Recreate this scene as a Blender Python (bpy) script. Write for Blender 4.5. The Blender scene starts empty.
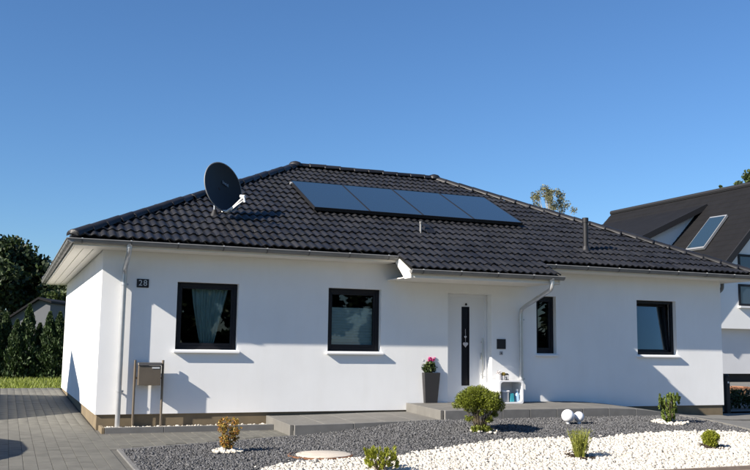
import bpy, bmesh, math, random
import numpy as np
from mathutils import Vector, Matrix
random.seed(7); rng = np.random.default_rng(7)
SC = bpy.context.scene
COL = SC.collection

# ------------------------------------------------------------------ camera
CAM = np.array([-1.41036, -15.16423, 1.13586])
YAW, PIT, ROL, FPX = 0.3906914, 0.12604741, 0.01325988, 887.7314      # pixels of a 750 x 470 picture
FW = np.array([math.sin(YAW)*math.cos(PIT), math.cos(YAW)*math.cos(PIT), math.sin(PIT)])
_r = np.array([math.cos(YAW), -math.sin(YAW), 0.0]); _u = np.cross(_r, FW)
RT = _r*math.cos(ROL) + _u*math.sin(ROL); UP = _u*math.cos(ROL) - _r*math.sin(ROL)
cd = bpy.data.cameras.new('camera'); cam = bpy.data.objects.new('camera', cd); COL.objects.link(cam)
cd.sensor_width = 36.0; cd.lens = FPX/750*36; cd.clip_start = 0.1; cd.clip_end = 3000
cam.matrix_world = Matrix(((RT[0], UP[0], -FW[0], CAM[0]), (RT[1], UP[1], -FW[1], CAM[1]), (RT[2], UP[2], -FW[2], CAM[2]), (0, 0, 0, 1)))
SC.camera = cam

# ------------------------------------------------------------------ light
SUN = Vector((1.0, 0.245, -0.63)).normalized()          # the way the light travels
EL = math.asin(-SUN.z)
wd = bpy.data.worlds.new('World'); SC.world = wd; wd.use_nodes = True
wn = wd.node_tree
sky = wn.nodes.new('ShaderNodeTexSky'); sky.sky_type = 'NISHITA'; sky.sun_disc = False
sky.sun_elevation = EL; sky.sun_rotation = math.atan2(-SUN.x, -SUN.y) % (2*math.pi)
sky.altitude = 0; sky.air_density = 1.15; sky.dust_density = 0.0; sky.ozone_density = 10.0
bg = wn.nodes['Background']; bg.inputs[1].default_value = 0.060
wn.links.new(sky.outputs[0], bg.inputs[0])
sl = bpy.data.lights.new('sun', 'SUN'); sl.energy = 4.5; sl.angle = math.radians(0.5); sl.color = (1.0, 0.92, 0.81)
so = bpy.data.objects.new('sun', sl); COL.objects.link(so)
so.rotation_euler = SUN.to_track_quat('-Z', 'Y').to_euler()
SC.view_settings.view_transform = 'Standard'; SC.view_settings.look = 'None'
SC.view_settings.gamma = 1; SC.view_settings.use_curve_mapping = False
SC.view_settings.exposure = 1.18

# ------------------------------------------------------------------ pixel -> place
def ray(px, py): return FW + RT*(px-375)/FPX - UP*(py-235)/FPX
def on(px, py, ax, v):
    d = ray(px, py); return CAM + d*(v-CAM[ax])/d[ax]
def onplane(px, py, p0, n):
    d = ray(px, py); n = np.asarray(n, float); return CAM + d*((np.asarray(p0)-CAM)@n)/(d@n)
def ss(a, b, x):
    t = np.clip((np.asarray(x, float)-a)/(b-a), 0, 1); return t*t*(3-2*t)
def hz(x, y):                                            # height of the ground
    x = np.asarray(x, float); y = np.asarray(y, float)
    base = -0.24 + 0.02*np.clip(y, -9, 9.5)
    b = 0.20*ss(2.7, 5.4, x)*(1-ss(10.0, 12.9, x))*ss(-6.2, -1.4, y)*(1-ss(8.0, 11.0, y))
    return base + b
def gp(px, py):                                          # pixel -> point on the ground
    d = ray(px, py); t = 1.0; last = None
    for t in np.linspace(5, 120, 2400):
        p = CAM + d*t
        if p[2] < hz(p[0], p[1]): break
    lo, hi = t-0.06, t
    for _ in range(20):
        m = (lo+hi)/2; p = CAM + d*m
        if p[2] < hz(p[0], p[1]): hi = m
        else: lo = m
    return CAM + d*hi

# ------------------------------------------------------------------ materials
MATS = {}
def mat(name, col, rough=0.6, metal=0.0, var=0.0, scale=6.0, bump=0.0, bscale=60.0, island=0.0, obj=0.0, spec=0.5, col2=None, detail=4, coat=0.0, trans=0.0, stretch=None, dirt=None, rvar=0.0):
    m = bpy.data.materials.new(name); m.use_nodes = True; MATS[name] = m
    nt = m.node_tree; N = nt.nodes; L = nt.links; b = N['Principled BSDF']
    b.inputs['Roughness'].default_value = rough; b.inputs['Metallic'].default_value = metal
    b.inputs['Specular IOR Level'].default_value = spec; b.inputs['Coat Weight'].default_value = coat
    tc = N.new('ShaderNodeNewGeometry'); vec = tc.outputs['Position']; pos = vec
    if stretch:
        mp = N.new('ShaderNodeMapping'); mp.inputs['Scale'].default_value = stretch; L.new(vec, mp.inputs[0]); vec = mp.outputs[0]
    c = (*col, 1)
    rgb = N.new('ShaderNodeRGB'); rgb.outputs[0].default_value = c; out = rgb.outputs[0]
    def mixc(a, bb, f, mode='MIX'):
        x = N.new('ShaderNodeMix'); x.data_type = 'RGBA'; x.blend_type = mode
        if hasattr(f, 'is_output'): L.new(f, x.inputs[0])
        else: x.inputs[0].default_value = f
        for s, q in ((6, a), (7, bb)):
            if hasattr(q, 'is_output'): L.new(q, x.inputs[s])
            else: x.inputs[s].default_value = q
        return x.outputs[2]
    def ramp(f, lo, hi):
        r = N.new('ShaderNodeMapRange'); r.inputs[1].default_value = lo; r.inputs[2].default_value = hi; L.new(f, r.inputs[0]); return r.outputs[0]
    if col2 is not None or var > 0:
        nz = N.new('ShaderNodeTexNoise'); nz.inputs['Scale'].default_value = scale; nz.inputs['Detail'].default_value = detail
        L.new(vec, nz.inputs['Vector'])
        f = ramp(nz.outputs[0], 0.32, 0.68)
        if col2 is None: col2 = tuple(v*(1-var) for v in col)
        out = mixc(out, (*col2, 1), f)
    if island > 0 or obj > 0:
        if island > 0:
            g = N.new('ShaderNodeNewGeometry'); f = g.outputs['Random Per Island']; a = island
        else:
            g = N.new('ShaderNodeObjectInfo'); f = g.outputs['Random']; a = obj
        r = N.new('ShaderNodeMapRange'); r.inputs[3].default_value = 1-a; r.inputs[4].default_value = 1+a; L.new(f, r.inputs[0])
        hsv = N.new('ShaderNodeHueSaturation'); L.new(r.outputs[0], hsv.inputs['Value']); L.new(out, hsv.inputs['Color']); out = hsv.outputs[0]
    if dirt:                                             # stains with a shape of their own: (colour, scale, amount)
        nz = N.new('ShaderNodeTexNoise'); nz.inputs['Scale'].default_value = dirt[1]; nz.inputs['Detail'].default_value = 8; nz.inputs['Roughness'].default_value = 0.65
        
        if len(dirt) > 3:
            mp2 = N.new('ShaderNodeMapping'); mp2.inputs['Scale'].default_value = dirt[3]; L.new(pos, mp2.inputs[0]); L.new(mp2.outputs[0], nz.inputs['Vector'])
        else: L.new(pos, nz.inputs['Vector'])
        f = ramp(nz.outputs[0], 0.46, 0.85)
        mu = N.new('ShaderNodeMath'); mu.operation = 'MULTIPLY'; mu.inputs[1].default_value = dirt[2]; L.new(f, mu.inputs[0])
        out = mixc(out, (*dirt[0], 1), mu.outputs[0])
    L.new(out, b.inputs['Base Color'])
    if rvar > 0:
        nr = N.new('ShaderNodeTexNoise'); nr.inputs['Scale'].default_value = 1.7; nr.inputs['Detail'].default_value = 6; L.new(pos, nr.inputs['Vector'])
        mr = N.new('ShaderNodeMapRange'); mr.inputs[1].default_value = 0.3; mr.inputs[2].default_value = 0.7; mr.inputs[3].default_value = rough-rvar; mr.inputs[4].default_value = rough+rvar
        L.new(nr.outputs[0], mr.inputs[0]); L.new(mr.outputs[0], b.inputs['Roughness'])
    if bump > 0:
        nb = N.new('ShaderNodeTexNoise'); nb.inputs['Scale'].default_value = bscale; nb.inputs['Detail'].default_value = 5
        L.new(vec, nb.inputs['Vector'])
        bp = N.new('ShaderNodeBump'); bp.inputs['Strength'].default_value = bump; bp.inputs['Distance'].default_value = 0.01
        L.new(nb.outputs[0], bp.inputs['Height']); L.new(bp.outputs[0], b.inputs['Normal'])
    if trans > 0:
        tr = N.new('ShaderNodeBsdfTranslucent'); L.new(out, tr.inputs[0])
        mx = N.new('ShaderNodeMixShader'); mx.inputs[0].default_value = trans
        L.new(b.outputs[0], mx.inputs[1]); L.new(tr.outputs[0], mx.inputs[2]); L.new(mx.outputs[0], N['Material Output'].inputs[0])
    return m
def glass(name, tint=(0.90, 0.95, 0.95), ior=1.5):
    m = bpy.data.materials.new(name); m.use_nodes = True; nt = m.node_tree; N = nt.nodes; L = nt.links
    N.remove(N['Principled BSDF'])
    fr = N.new('ShaderNodeFresnel'); fr.inputs[0].default_value = ior
    mu = N.new('ShaderNodeMath'); mu.operation = 'MULTIPLY'; mu.inputs[1].default_value = 1.0; mu.use_clamp = True; L.new(fr.outputs[0], mu.inputs[0])
    t = N.new('ShaderNodeBsdfTransparent'); t.inputs[0].default_value = (*tint, 1)
    g = N.new('ShaderNodeBsdfGlossy'); g.inputs['Roughness'].default_value = 0.01
    mx = N.new('ShaderNodeMixShader'); L.new(mu.outputs[0], mx.inputs[0]); L.new(t.outputs[0], mx.inputs[1]); L.new(g.outputs[0], mx.inputs[2])
    L.new(mx.outputs[0], N['Material Output'].inputs[0]); return m
M = dict(
 plaster=mat('white_plaster', (0.86, 0.86, 0.845), 0.9, var=0.05, scale=1.1, bump=0.35, bscale=170, dirt=((0.60, 0.57, 0.50), 2.2, 0.12, (2.2, 2.2, 0.5))),
 plinth=mat('plinth_render', (0.20, 0.155, 0.095), 0.9, var=0.25, scale=3, bump=0.2, bscale=90),
 tile=mat('roof_tile_black', (0.016, 0.016, 0.0185), 0.48, var=0.35, scale=3, bump=0.08, bscale=90, obj=0.35, rvar=0.10, spec=0.42, dirt=((0.036, 0.036, 0.036), 1.6, 0.45)),
 tilef=mat('roof_tile_black_field', (0.016, 0.016, 0.0185), 0.48, var=0.35, scale=3, bump=0.08, bscale=90, island=0.35, rvar=0.10, spec=0.42, dirt=((0.036, 0.036, 0.036), 1.6, 0.45)),
 deck=mat('roof_underlay', (0.01, 0.01, 0.01), 0.9),
 zinc=mat('weathered_zinc', (0.23, 0.23, 0.225), 0.6, metal=0.2, var=0.2, scale=5),
 pipe=mat('zinc_pipe', (0.55, 0.56, 0.57), 0.33, metal=0.6, var=0.15, scale=7),
 brk=mat('bracket_zinc', (0.62, 0.62, 0.60), 0.4, metal=0.5),
 board=mat('white_painted_board', (0.80, 0.77, 0.70), 0.6, var=0.06, scale=8, stretch=(1, 1, 8)),
 frame=mat('anthracite_frame', (0.006, 0.0065, 0.010), 0.5, spec=0.3),
 white=mat('white_paint', (0.80, 0.80, 0.80), 0.4),
 sill=mat('white_sill', (0.80, 0.80, 0.80), 0.35),
 glass=glass('window_glass'),
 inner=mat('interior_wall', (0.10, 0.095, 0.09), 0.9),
 curtain=mat('sheer_curtain', (0.50, 0.66, 0.64), 0.8, trans=0.25, var=0.25, scale=4, stretch=(9, 1, .6)),
 blind=mat('pleated_blind', (0.50, 0.60, 0.60), 0.8, var=0.1, scale=2),
 doorleaf=mat('door_white', (0.74, 0.75, 0.76), 0.38),
 black=mat('black_plastic', (0.007, 0.007, 0.009), 0.6),
 dish=mat('dish_anthracite', (0.006, 0.007, 0.011), 0.55, spec=0.3),
 steel=mat('brushed_steel', (0.58, 0.57, 0.55), 0.3, metal=0.9),
 alu2=mat('panel_alu', (0.40, 0.41, 0.42), 0.4, metal=0.5),
 alu=mat('white_alu', (0.78, 0.78, 0.76), 0.4, metal=0.2),
 bronze=mat('mailbox_steel', (0.20, 0.165, 0.125), 0.42, metal=0.5, var=0.1, scale=9),
 bronzed=mat('mailbox_flap', (0.15, 0.14, 0.125), 0.4, metal=0.7),
 grey=mat('emblem_grey', (0.16, 0.18, 0.21), 0.5),
 digit=mat('digit_silver', (0.55, 0.56, 0.56), 0.4),
 slab=mat('concrete_slab', (0.155, 0.149, 0.136), 0.85, var=0.18, scale=4, bump=0.15, bscale=120, obj=0.05),
 kerb=mat('kerb_stone', (0.16, 0.157, 0.15), 0.85, var=0.2, scale=6, bump=0.2, bscale=100, obj=0.06),
 paver=mat('paving_grey', (0.130, 0.126, 0.108), 0.85, var=0.25, scale=5, bump=0.2, bscale=110, obj=0.05),
 paverf=mat('paving_grey_field', (0.130, 0.126, 0.108), 0.85, var=0.25, scale=5, bump=0.2, bscale=110, island=0.05),
 joint=mat('paving_joint', (0.115, 0.11, 0.095), 0.95, var=0.3, scale=20),
 walk=mat('brown_pavement', (0.27, 0.215, 0.17), 0.9, var=0.2, scale=8, bump=0.2, bscale=90),
 asphalt=mat('asphalt', (0.05, 0.05, 0.05), 0.9, var=0.2, scale=20, bump=0.3, bscale=150),
 soil=mat('ground_grass_soil', (0.09, 0.115, 0.025), 0.95, var=0.4, scale=3, bump=0.3, bscale=40),
 darkbed=mat('dark_gravel_base', (0.075, 0.075, 0.077), 0.95, var=0.5, scale=50, bump=0.4, bscale=60),
 darkst=mat('dark_gravel_stone', (0.084, 0.084, 0.086), 0.85, island=0.6),
 whitebed=mat('white_gravel_base', (0.42, 0.38, 0.31), 0.95, var=0.3, scale=40, bump=0.4, bscale=50),
 whitest=mat('white_gravel_stone', (0.54, 0.50, 0.43), 0.75, island=0.25),
 manhole=mat('concrete_lid', (0.56, 0.50, 0.42), 0.9, var=0.15, scale=9, bump=0.2),
 rust=mat('rusty_ring', (0.22, 0.09, 0.035), 0.85, var=0.5, scale=18),
 globe=mat('white_globe', (0.80, 0.80, 0.82), 0.3),
 planter=mat('anthracite_planter', (0.030, 0.029, 0.030), 0.5, var=0.1),
 earth=mat('potting_soil', (0.03, 0.02, 0.012), 0.95, bump=0.5, bscale=40),
 teal=mat('teal_bag', (0.03, 0.30, 0.36), 0.5),
 silverbox=mat('grey_tin', (0.35, 0.35, 0.36), 0.5),
 bark=mat('bark', (0.09, 0.065, 0.045), 0.95, var=0.4, scale=20, bump=0.4),
 birch=mat('birch_bark', (0.45, 0.42, 0.36), 0.9, var=0.5, scale=9),
 leaf_dark=mat('leaf_dark', (0.030, 0.050, 0.014), 0.6, island=0.55, trans=0.25),
 leaf_mid=mat('leaf_mid', (0.055, 0.082, 0.020), 0.6, island=0.5, trans=0.25),
 leaf_thuja=mat('leaf_thuja', (0.032, 0.058, 0.014), 0.7, island=0.5, trans=0.15),
 leaf_bush=mat('leaf_bush', (0.135, 0.16, 0.014), 0.55, island=0.5, trans=0.25),
 leaf_ball=mat('leaf_ball', (0.22, 0.24, 0.018), 0.55, island=0.4, trans=0.25),
 leaf_birch=mat('leaf_birch', (0.17, 0.165, 0.085), 0.6, island=0.5, trans=0.3),
 leaf_red=mat('leaf_red', (0.34, 0.15, 0.03), 0.6, island=0.55, trans=0.25),
 leaf_olive=mat('leaf_olive', (0.28, 0.21, 0.04), 0.6, island=0.5, trans=0.25),
 leaf_con=mat('leaf_con', (0.10, 0.14, 0.018), 0.6, island=0.5, trans=0.2),
 blade=mat('grass_blade', (0.22, 0.235, 0.04), 0.6, island=0.5, trans=0.3),
 lawn=mat('lawn_blade', (0.20, 0.24, 0.035), 0.6, island=0.5, trans=0.3),
 pink=mat('pink_petal', (0.55, 0.04, 0.22), 0.5, island=0.4, trans=0.3),
 wpetal=mat('white_petal', (0.75, 0.72, 0.72), 0.5, trans=0.3),
 stem=mat('woody_stem', (0.11, 0.085, 0.055), 0.9, island=0.2),
 nroof=mat('neighbour_roof', (0.0095, 0.0093, 0.0105), 0.75, var=0.25, scale=2, spec=0.2),
 doorglass=mat('door_glass', (0.006, 0.006, 0.012), 0.25, spec=0.25),
 brkd=mat('bracket_dark', (0.10, 0.10, 0.10), 0.5, metal=0.3),
 nverge=mat('neighbour_verge', (0.008, 0.008, 0.010), 0.7),
 nwall=mat('neighbour_wall', (0.78, 0.78, 0.76), 0.9, var=0.04, scale=1),
 npanel=mat('grey_panel', (0.66, 0.66, 0.66), 0.7, var=0.05, scale=1.5),
 nwin=mat('far_window', (0.03, 0.05, 0.08), 0.08, spec=0.8),
 collector=mat('collector_glass', (0.020, 0.038, 0.054), 0.06, spec=0.9, coat=0.6),
 colframe=mat('collector_frame', (0.018, 0.018, 0.02), 0.45, metal=0.3),
 wood=mat('pallet_wood', (0.34, 0.19, 0.10), 0.8, var=0.3, scale=14, stretch=(1, 12, 1)),
 brick=mat('orange_brick', (0.32, 0.15, 0.08), 0.9, var=0.2),
 shed=mat('far_house_wall', (0.12, 0.125, 0.135), 0.9, var=0.05),
 garage=mat('garage_render', (0.55, 0.52, 0.46), 0.9, var=0.06),
 carpaint=mat('car_paint', (0.05, 0.07, 0.11), 0.25, metal=0.5, coat=1.0),
 rubber=mat('rubber', (0.02, 0.02, 0.02), 0.85),
 tag=mat('plant_tag', (0.75, 0.68, 0.12), 0.5),
)

# ------------------------------------------------------------------ mesh helpers
def worldloc(o):
    v = Vector((0, 0, 0))
    while o is not None: v += o.location; o = o.parent
    return v
def link(name, me, parent=None, smooth=False, kind=None):
    o = bpy.data.objects.new(name, me); COL.objects.link(o)
    if parent is not None: o.parent = parent
    if kind: o['kind'] = kind
    if smooth: me.polygons.foreach_set('use_smooth', [True]*len(me.polygons))
    return o
def tag(o, label=None, cat=None, group=None, kind=None):
    for k, v in (('label', label), ('category', cat), ('group', group), ('kind', kind)):
        if v: o[k] = v
    return o
def empty(name, loc, label=None, cat=None, group=None):
    o = bpy.data.objects.new(name, None); COL.objects.link(o); o.location = loc; o.empty_display_size = 0.2
    return tag(o, label, cat, group)
class MB:
    def __init__(s): s.v = []; s.f = []
    def add(s, vs, fs):
        k = len(s.v); s.v += [tuple(map(float, p)) for p in vs]; s.f += [tuple(i+k for i in f) for f in fs]; return s
    def box(s, a, b):
        x0, y0, z0 = a; x1, y1, z1 = b
        return s.add([(x0,y0,z0),(x1,y0,z0),(x1,y1,z0),(x0,y1,z0),(x0,y0,z1),(x1,y0,z1),(x1,y1,z1),(x0,y1,z1)],
                     [(0,3,2,1),(4,5,6,7),(0,1,5,4),(1,2,6,5),(2,3,7,6),(3,0,4,7)])
    def hexa(s, lo, hi):                                 # two quads, bottom and top
        return s.add(list(lo)+list(hi), [(0,3,2,1),(4,5,6,7),(0,1,5,4),(1,2,6,5),(2,3,7,6),(3,0,4,7)])
    def prism(s, poly, d):                               # poly: 3-D points, d: extrusion
        n = len(poly); d = np.asarray(d, float)
        return s.add([tuple(p) for p in poly]+[tuple(np.asarray(p)+d) for p in poly],
                     [tuple(range(n))[::-1], tuple(range(n, 2*n))]+[(i, (i+1) % n, (i+1) % n+n, i+n) for i in range(n)])
    def tube(s, path, r, n=10, cap=True, r2=None):
        P = [Vector(p) for p in path]; m = len(P); rings = []
        rs = r if hasattr(r, '__len__') else [r]*m
        ref = None
        for i in range(m):
            t = (P[min(i+1, m-1)]-P[max(i-1, 0)]).normalized()
            if ref is None or abs(ref.dot(t)) > 0.98: ref = Vector((0, 0, 1)) if abs(t.z) < 0.9 else Vector((1, 0, 0))
            a = t.cross(ref).normalized(); b = t.cross(a).normalized(); ref = -b if False else ref
            k = 1.0
            rings.append([P[i]+(a*math.cos(2*math.pi*j/n)+b*math.sin(2*math.pi*j/n))*rs[i]*k for j in range(n)])
        vs = [q for R in rings for q in R]
        fs = [(i*n+j, i*n+(j+1) % n, (i+1)*n+(j+1) % n, (i+1)*n+j) for i in range(m-1) for j in range(n)]
        if cap: fs += [tuple(range(n))[::-1], tuple(range((m-1)*n, m*n))]
        return s.add(vs, fs)
    def lathe(s, c, prof, n=20):
        c = Vector(c); m = len(prof)
        vs = [(c.x+r*math.cos(2*math.pi*j/n), c.y+r*math.sin(2*math.pi*j/n), c.z+z) for r, z in prof for j in range(n)]
        fs = [(i*n+j, i*n+(j+1) % n, (i+1)*n+(j+1) % n, (i+1)*n+j) for i in range(m-1) for j in range(n)]
        fs += [tuple(range(n))[::-1], tuple(range((m-1)*n, m*n))]
        return s.add(vs, fs)
    def build(s, name, m, parent=None, smooth=False, bevel=0.0, kind=None, origin=None, seg=1):
        off = worldloc(parent) if parent is not None else Vector(origin or (0, 0, 0))
        me = bpy.data.meshes.new(name)
        me.from_pydata([(x-off.x, y-off.y, z-off.z) for x, y, z in s.v], [], s.f)
        bm = bmesh.new(); bm.from_mesh(me)
        bmesh.ops.recalc_face_normals(bm, faces=bm.faces)
        if bevel > 0: bmesh.ops.bevel(bm, geom=list(bm.edges), offset=bevel, segments=seg, affect='EDGES', clamp_overlap=True)
        bm.to_mesh(me); bm.free()
        me.materials.append(m)
        if smooth: me.polygons.foreach_set('use_smooth', [True]*len(me.polygons)); 
        o = link(name, me, parent, kind=kind)
        if parent is None: o.location = off
        if smooth:
            try: me.set_sharp_from_angle(angle=math.radians(40))
            except Exception: pass
        return o
def npmesh(name, V, F, m, parent=None, kind=None, smooth=False):
    V = np.asarray(V, np.float32); F = np.asarray(F, np.int32)
    if parent is not None: V = V - np.array(worldloc(parent), np.float32)
    me = bpy.data.meshes.new(name); n, k = F.shape
    me.vertices.add(len(V)); me.vertices.foreach_set('co', V.ravel())
    me.loops.add(n*k); me.loops.foreach_set('vertex_index', F.ravel())
    me.polygons.add(n); me.polygons.foreach_set('loop_start', np.arange(0, n*k, k, dtype=np.int32))
    me.update(calc_edges=True); me.materials.append(m)
    if smooth: me.polygons.foreach_set('use_smooth', np.ones(n, bool))
    return link(name, me, parent, kind=kind)
def unit(a): return a/np.maximum(np.linalg.norm(a, axis=-1, keepdims=True), 1e-9)
def leaves(P, size, aspect=1.6, direc=None, jitter=1.0, r=rng):
    """folded leaf quads at P; direc (n,3) is the long axis"""
    n = len(P); size = np.broadcast_to(np.asarray(size, float), (n,))*r.uniform(0.65, 1.35, n)
    d = r.normal(size=(n, 3)) if direc is None else direc + jitter*r.normal(size=(n, 3))
    d = unit(d); s = unit(np.cross(d, r.normal(size=(n, 3)))); nn = np.cross(d, s)
    a = d*(size*aspect/2)[:, None]; b = s*(size/2)[:, None]; c = nn*(size*0.18)[:, None]
    V = np.stack([P-a, P+b+c, P+a, P-b+c], 1).reshape(-1, 3)
    return V, np.arange(4*n).reshape(-1, 4)
def blobpts(C, R, n, r=rng, shell=0.55):
    """n points through ellipsoids (C centres, R radii), denser to the outside"""
    C = np.asarray(C, float); R = np.asarray(R, float); 
    if R.ndim == 1: R = np.repeat(R[:, None], 3, 1)
    vol = R.prod(1)**0.75; k = r.choice(len(C), n, p=vol/vol.sum())
    u = unit(r.normal(size=(n, 3))); q = r.uniform(0, 1, n)**shell
    return C[k]+u*R[k]*q[:, None], u
ICO = None
def stones(name, XY, size, m, zfun, flat=0.65, kind='stuff', parent=None, lift=0.25):
    global ICO
    if ICO is None:
        bm = bmesh.new(); bmesh.ops.create_icosphere(bm, subdivisions=1, radius=1)
        ICO = (np.array([v.co[:] for v in bm.verts]), np.array([[v.index for v in f.verts] for f in bm.faces])); bm.free()
    n = len(XY); iv, if_ = ICO
    s = np.broadcast_to(np.asarray(size, float), (n,))*np.clip(rng.lognormal(0, .32, n), .45, 2.0)/2
    S = s[:, None]*np.stack([rng.uniform(.8, 1.35, n), rng.uniform(.7, 1.1, n), rng.uniform(flat-.2, flat+.2, n)], 1)
    A = unit(rng.normal(size=(n, 3))*[.35, .35, 1]); B = unit(np.cross(A, rng.normal(size=(n, 3)))); Cc = np.cross(A, B)
    base = iv[None]*(1+rng.uniform(-.18, .18, (n, 12, 1)))
    base = base*S[:, None, :]
    P = base[..., :1]*B[:, None]+base[..., 1:2]*Cc[:, None]+base[..., 2:]*A[:, None]
    z = zfun(XY[:, 0], XY[:, 1])+s*lift+rng.uniform(0, .5, n)*s
    P += np.concatenate([XY, z[:, None]], 1)[:, None]
    F = (if_[None]+12*np.arange(n)[:, None, None]).reshape(-1, 3)
    return npmesh(name, P.reshape(-1, 3), F, m, parent, kind)
def inpoly(P, poly):
    x, y = P[:, 0], P[:, 1]; c = np.zeros(len(P), bool); q = np.asarray(poly); j = len(q)-1
    for i in range(len(q)):
        xi, yi = q[i]; xj, yj = q[j]
        t = ((yi > y) != (yj > y)) & (x < (xj-xi)*(y-yi)/((yj-yi) if yj != yi else 1e-9)+xi); c ^= t; j = i
    return c
def scatter(poly, dens, soft=0.0, within=None):
    q = np.asarray(poly); lo, hi = q.min(0), q.max(0); n = int((hi-lo).prod()*dens)
    P = rng.uniform(lo, hi, (n, 2)); Q = P+rng.normal(size=P.shape)*soft*(1+4*(rng.random((n, 1)) < .03)); return P[inpoly(Q, poly) & (inpoly(P, within) if within is not None else True)]
def sheet(name, poly, m, dz, kind='structure', step=0.35, parent=None):
    """a piece of ground following hz(): fine triangulated grid clipped to the outline"""
    bm = bmesh.new(); vs = [bm.verts.new((x, y, 0)) for x, y in poly]; f = bm.faces.new(vs)
    bmesh.ops.triangulate(bm, faces=[f])
    q = np.asarray(poly)
    for ax in (0, 1):
        a = math.ceil(q[:, ax].min()/step)*step
        while a < q[:, ax].max():
            co = [0, 0, 0]; no = [0, 0, 0]; co[ax] = a; no[ax] = 1
            bmesh.ops.bisect_plane(bm, geom=list(bm.verts)+list(bm.edges)+list(bm.faces), plane_co=co, plane_no=no); a += step
    for v in bm.verts: v.co.z = float(hz(v.co.x, v.co.y))+dz
    bmesh.ops.recalc_face_normals(bm, faces=bm.faces)
    if sum(f.normal.z for f in bm.faces) < 0: bmesh.ops.reverse_faces(bm, faces=list(bm.faces))
    me = bpy.data.meshes.new(name); bm.to_mesh(me); bm.free(); me.materials.append(m)
    return link(name, me, parent, kind=kind)

# ================================================================== GROUND
W, D = 13.07, 9.41
xs = np.unique(np.concatenate([np.linspace(-700, -20, 12), np.linspace(-20, 30, 101), np.linspace(30, 700, 12)]))
ys = np.unique(np.concatenate([np.linspace(-400, -20, 8), np.linspace(-20, 20, 81), np.linspace(20, 1200, 14)]))
gx, gy = np.meshgrid(xs, ys, indexing='ij'); gz = hz(gx, gy)-0.06
nx, ny = gx.shape; idx = np.arange(nx*ny).reshape(nx, ny)
F = np.stack([idx[:-1, :-1], idx[1:, :-1], idx[1:, 1:], idx[:-1, 1:]], -1).reshape(-1, 4)
npmesh('ground', np.stack([gx, gy, gz], -1).reshape(-1, 3), F, M['soil'], kind='structure')

# outlines on the ground
GT = [gp(*p)[:2] for p in ((119, 450), (200, 444), (288, 436))]                 # where paving meets dark gravel
KR = [gp(*p)[:2] for p in ((680, 416.5), (700, 419.5), (720, 423.5), (735, 427), (748, 430))]   # kerb on the right
WL = [gp(*p)[:2] for p in ((265, 470), (282, 465), (300, 463), (350, 459), (400, 457), (440, 450), (470, 445), (500, 441), (540, 439), (597, 440), (640, 434), (680, 432.3), (715, 432), (750, 434))]
SY = -1.47                                                                       # front of the raised path
print('GT', GT, 'KR', KR, 'WL', WL)
YF = -6.0; va2 = np.array([.03, -.02])
kr_end = (KR[-1][0]-0.15, YF)
dark = [(0.1, YF-0.0)]+[tuple(GT[0])]+[tuple(GT[1]), (2.9, SY), (9.0, SY)]+[tuple(p) for p in KR]+[tuple(WL[-1])]+[tuple(p) for p in WL[::-1]]+[(1.0, -5.3), (0.6, YF)]
whitep = [(0.6, YF), (1.0, -5.3)]+[tuple(p) for p in WL]+[(kr_end[0], YF)]
bedp = [(0.12, YF), tuple(GT[0]+va2), tuple(GT[1]+va2), (2.93, SY-.02), (9.0, SY-.02)]+[tuple(p-va2) for p in KR]+[(kr_end[0]-.03, YF)]
sheet('dark_gravel_bed', dark, M['darkbed'], -0.012)
sheet('white_gravel_bed', whitep, M['whitebed'], -0.008)
P = scatter(dark, 2300, .03, bedp)
o = stones('dark_gravel', P, 0.023, M['darkst'], hz, lift=0.0)
tag(o, 'dark grey crushed stone filling the front bed', 'gravel')
P = scatter(whitep, 1800, .045, bedp)
o = stones('white_gravel', P, 0.036, M['whitest'], hz, lift=0.05)
tag(o, 'white pebbles covering the front of the garden bed', 'gravel')

# pavement and street in front
sheet('pavement', [(-25, -7.6), (40, -7.6), (40, YF-0.06), (-25, YF-0.06)], M['walk'], -0.02, step=2.5)
sheet('road', [(-60, -13.2), (80, -13.2), (80, -7.75), (-60, -7.75)], M['asphalt'], -0.05, step=5)
MB().box((-25, -7.75, -0.6), (40, -7.6, -0.385)).build('road_kerb', M['kerb'], kind='structure')
MB().box((-0.3, YF-0.06, -0.55), (kr_end[0], YF, -0.335)).build('bed_kerb', M['walk'], kind='structure')

# driveway with single stones
DRV = [(-9, -6.06), (0.1, -6.06), (0.1, GT[0][1]), tuple(GT[1]), (2.9, SY), (2.9, 0.05), (0, 0.05), (0, 10.4), (-9, 10.4)]
drive = sheet('driveway', DRV, M['joint'], -0.009)
PW, PL = 0.24, 0.16
cells = []
for i in range(int(-9/PL), int(3/PL)+1):
    for j in range(int(-6.1/PW)-1, int(10.4/PW)+1):
        cells.append((i*PL+PL/2, j*PW+PW/2+(PW/2 if i % 2 else 0)))
cells = np.array(cells)
ok = np.ones(len(cells), bool)
for dx in (-PL/2+.01, PL/2-.01):
    for dy in (-PW/2+.01, PW/2-.01): ok &= inpoly(cells+[dx, dy], DRV)
kerbbed = (cells[:, 0] > 0.02) & (cells[:, 1] > -0.62)
ok &= ~kerbbed
cells = cells[ok]; 
d3 = np.concatenate([cells, hz(cells[:, 0], cells[:, 1])[:, None]], 1)
rel = d3-CAM; dep = rel@FW; sx = 375+FPX*(rel@RT)/dep; sy = 235-FPX*(rel@UP)/dep
vis = (sx > -6) & (sx < 760) & (sy < 478) & (dep > 1)
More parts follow.
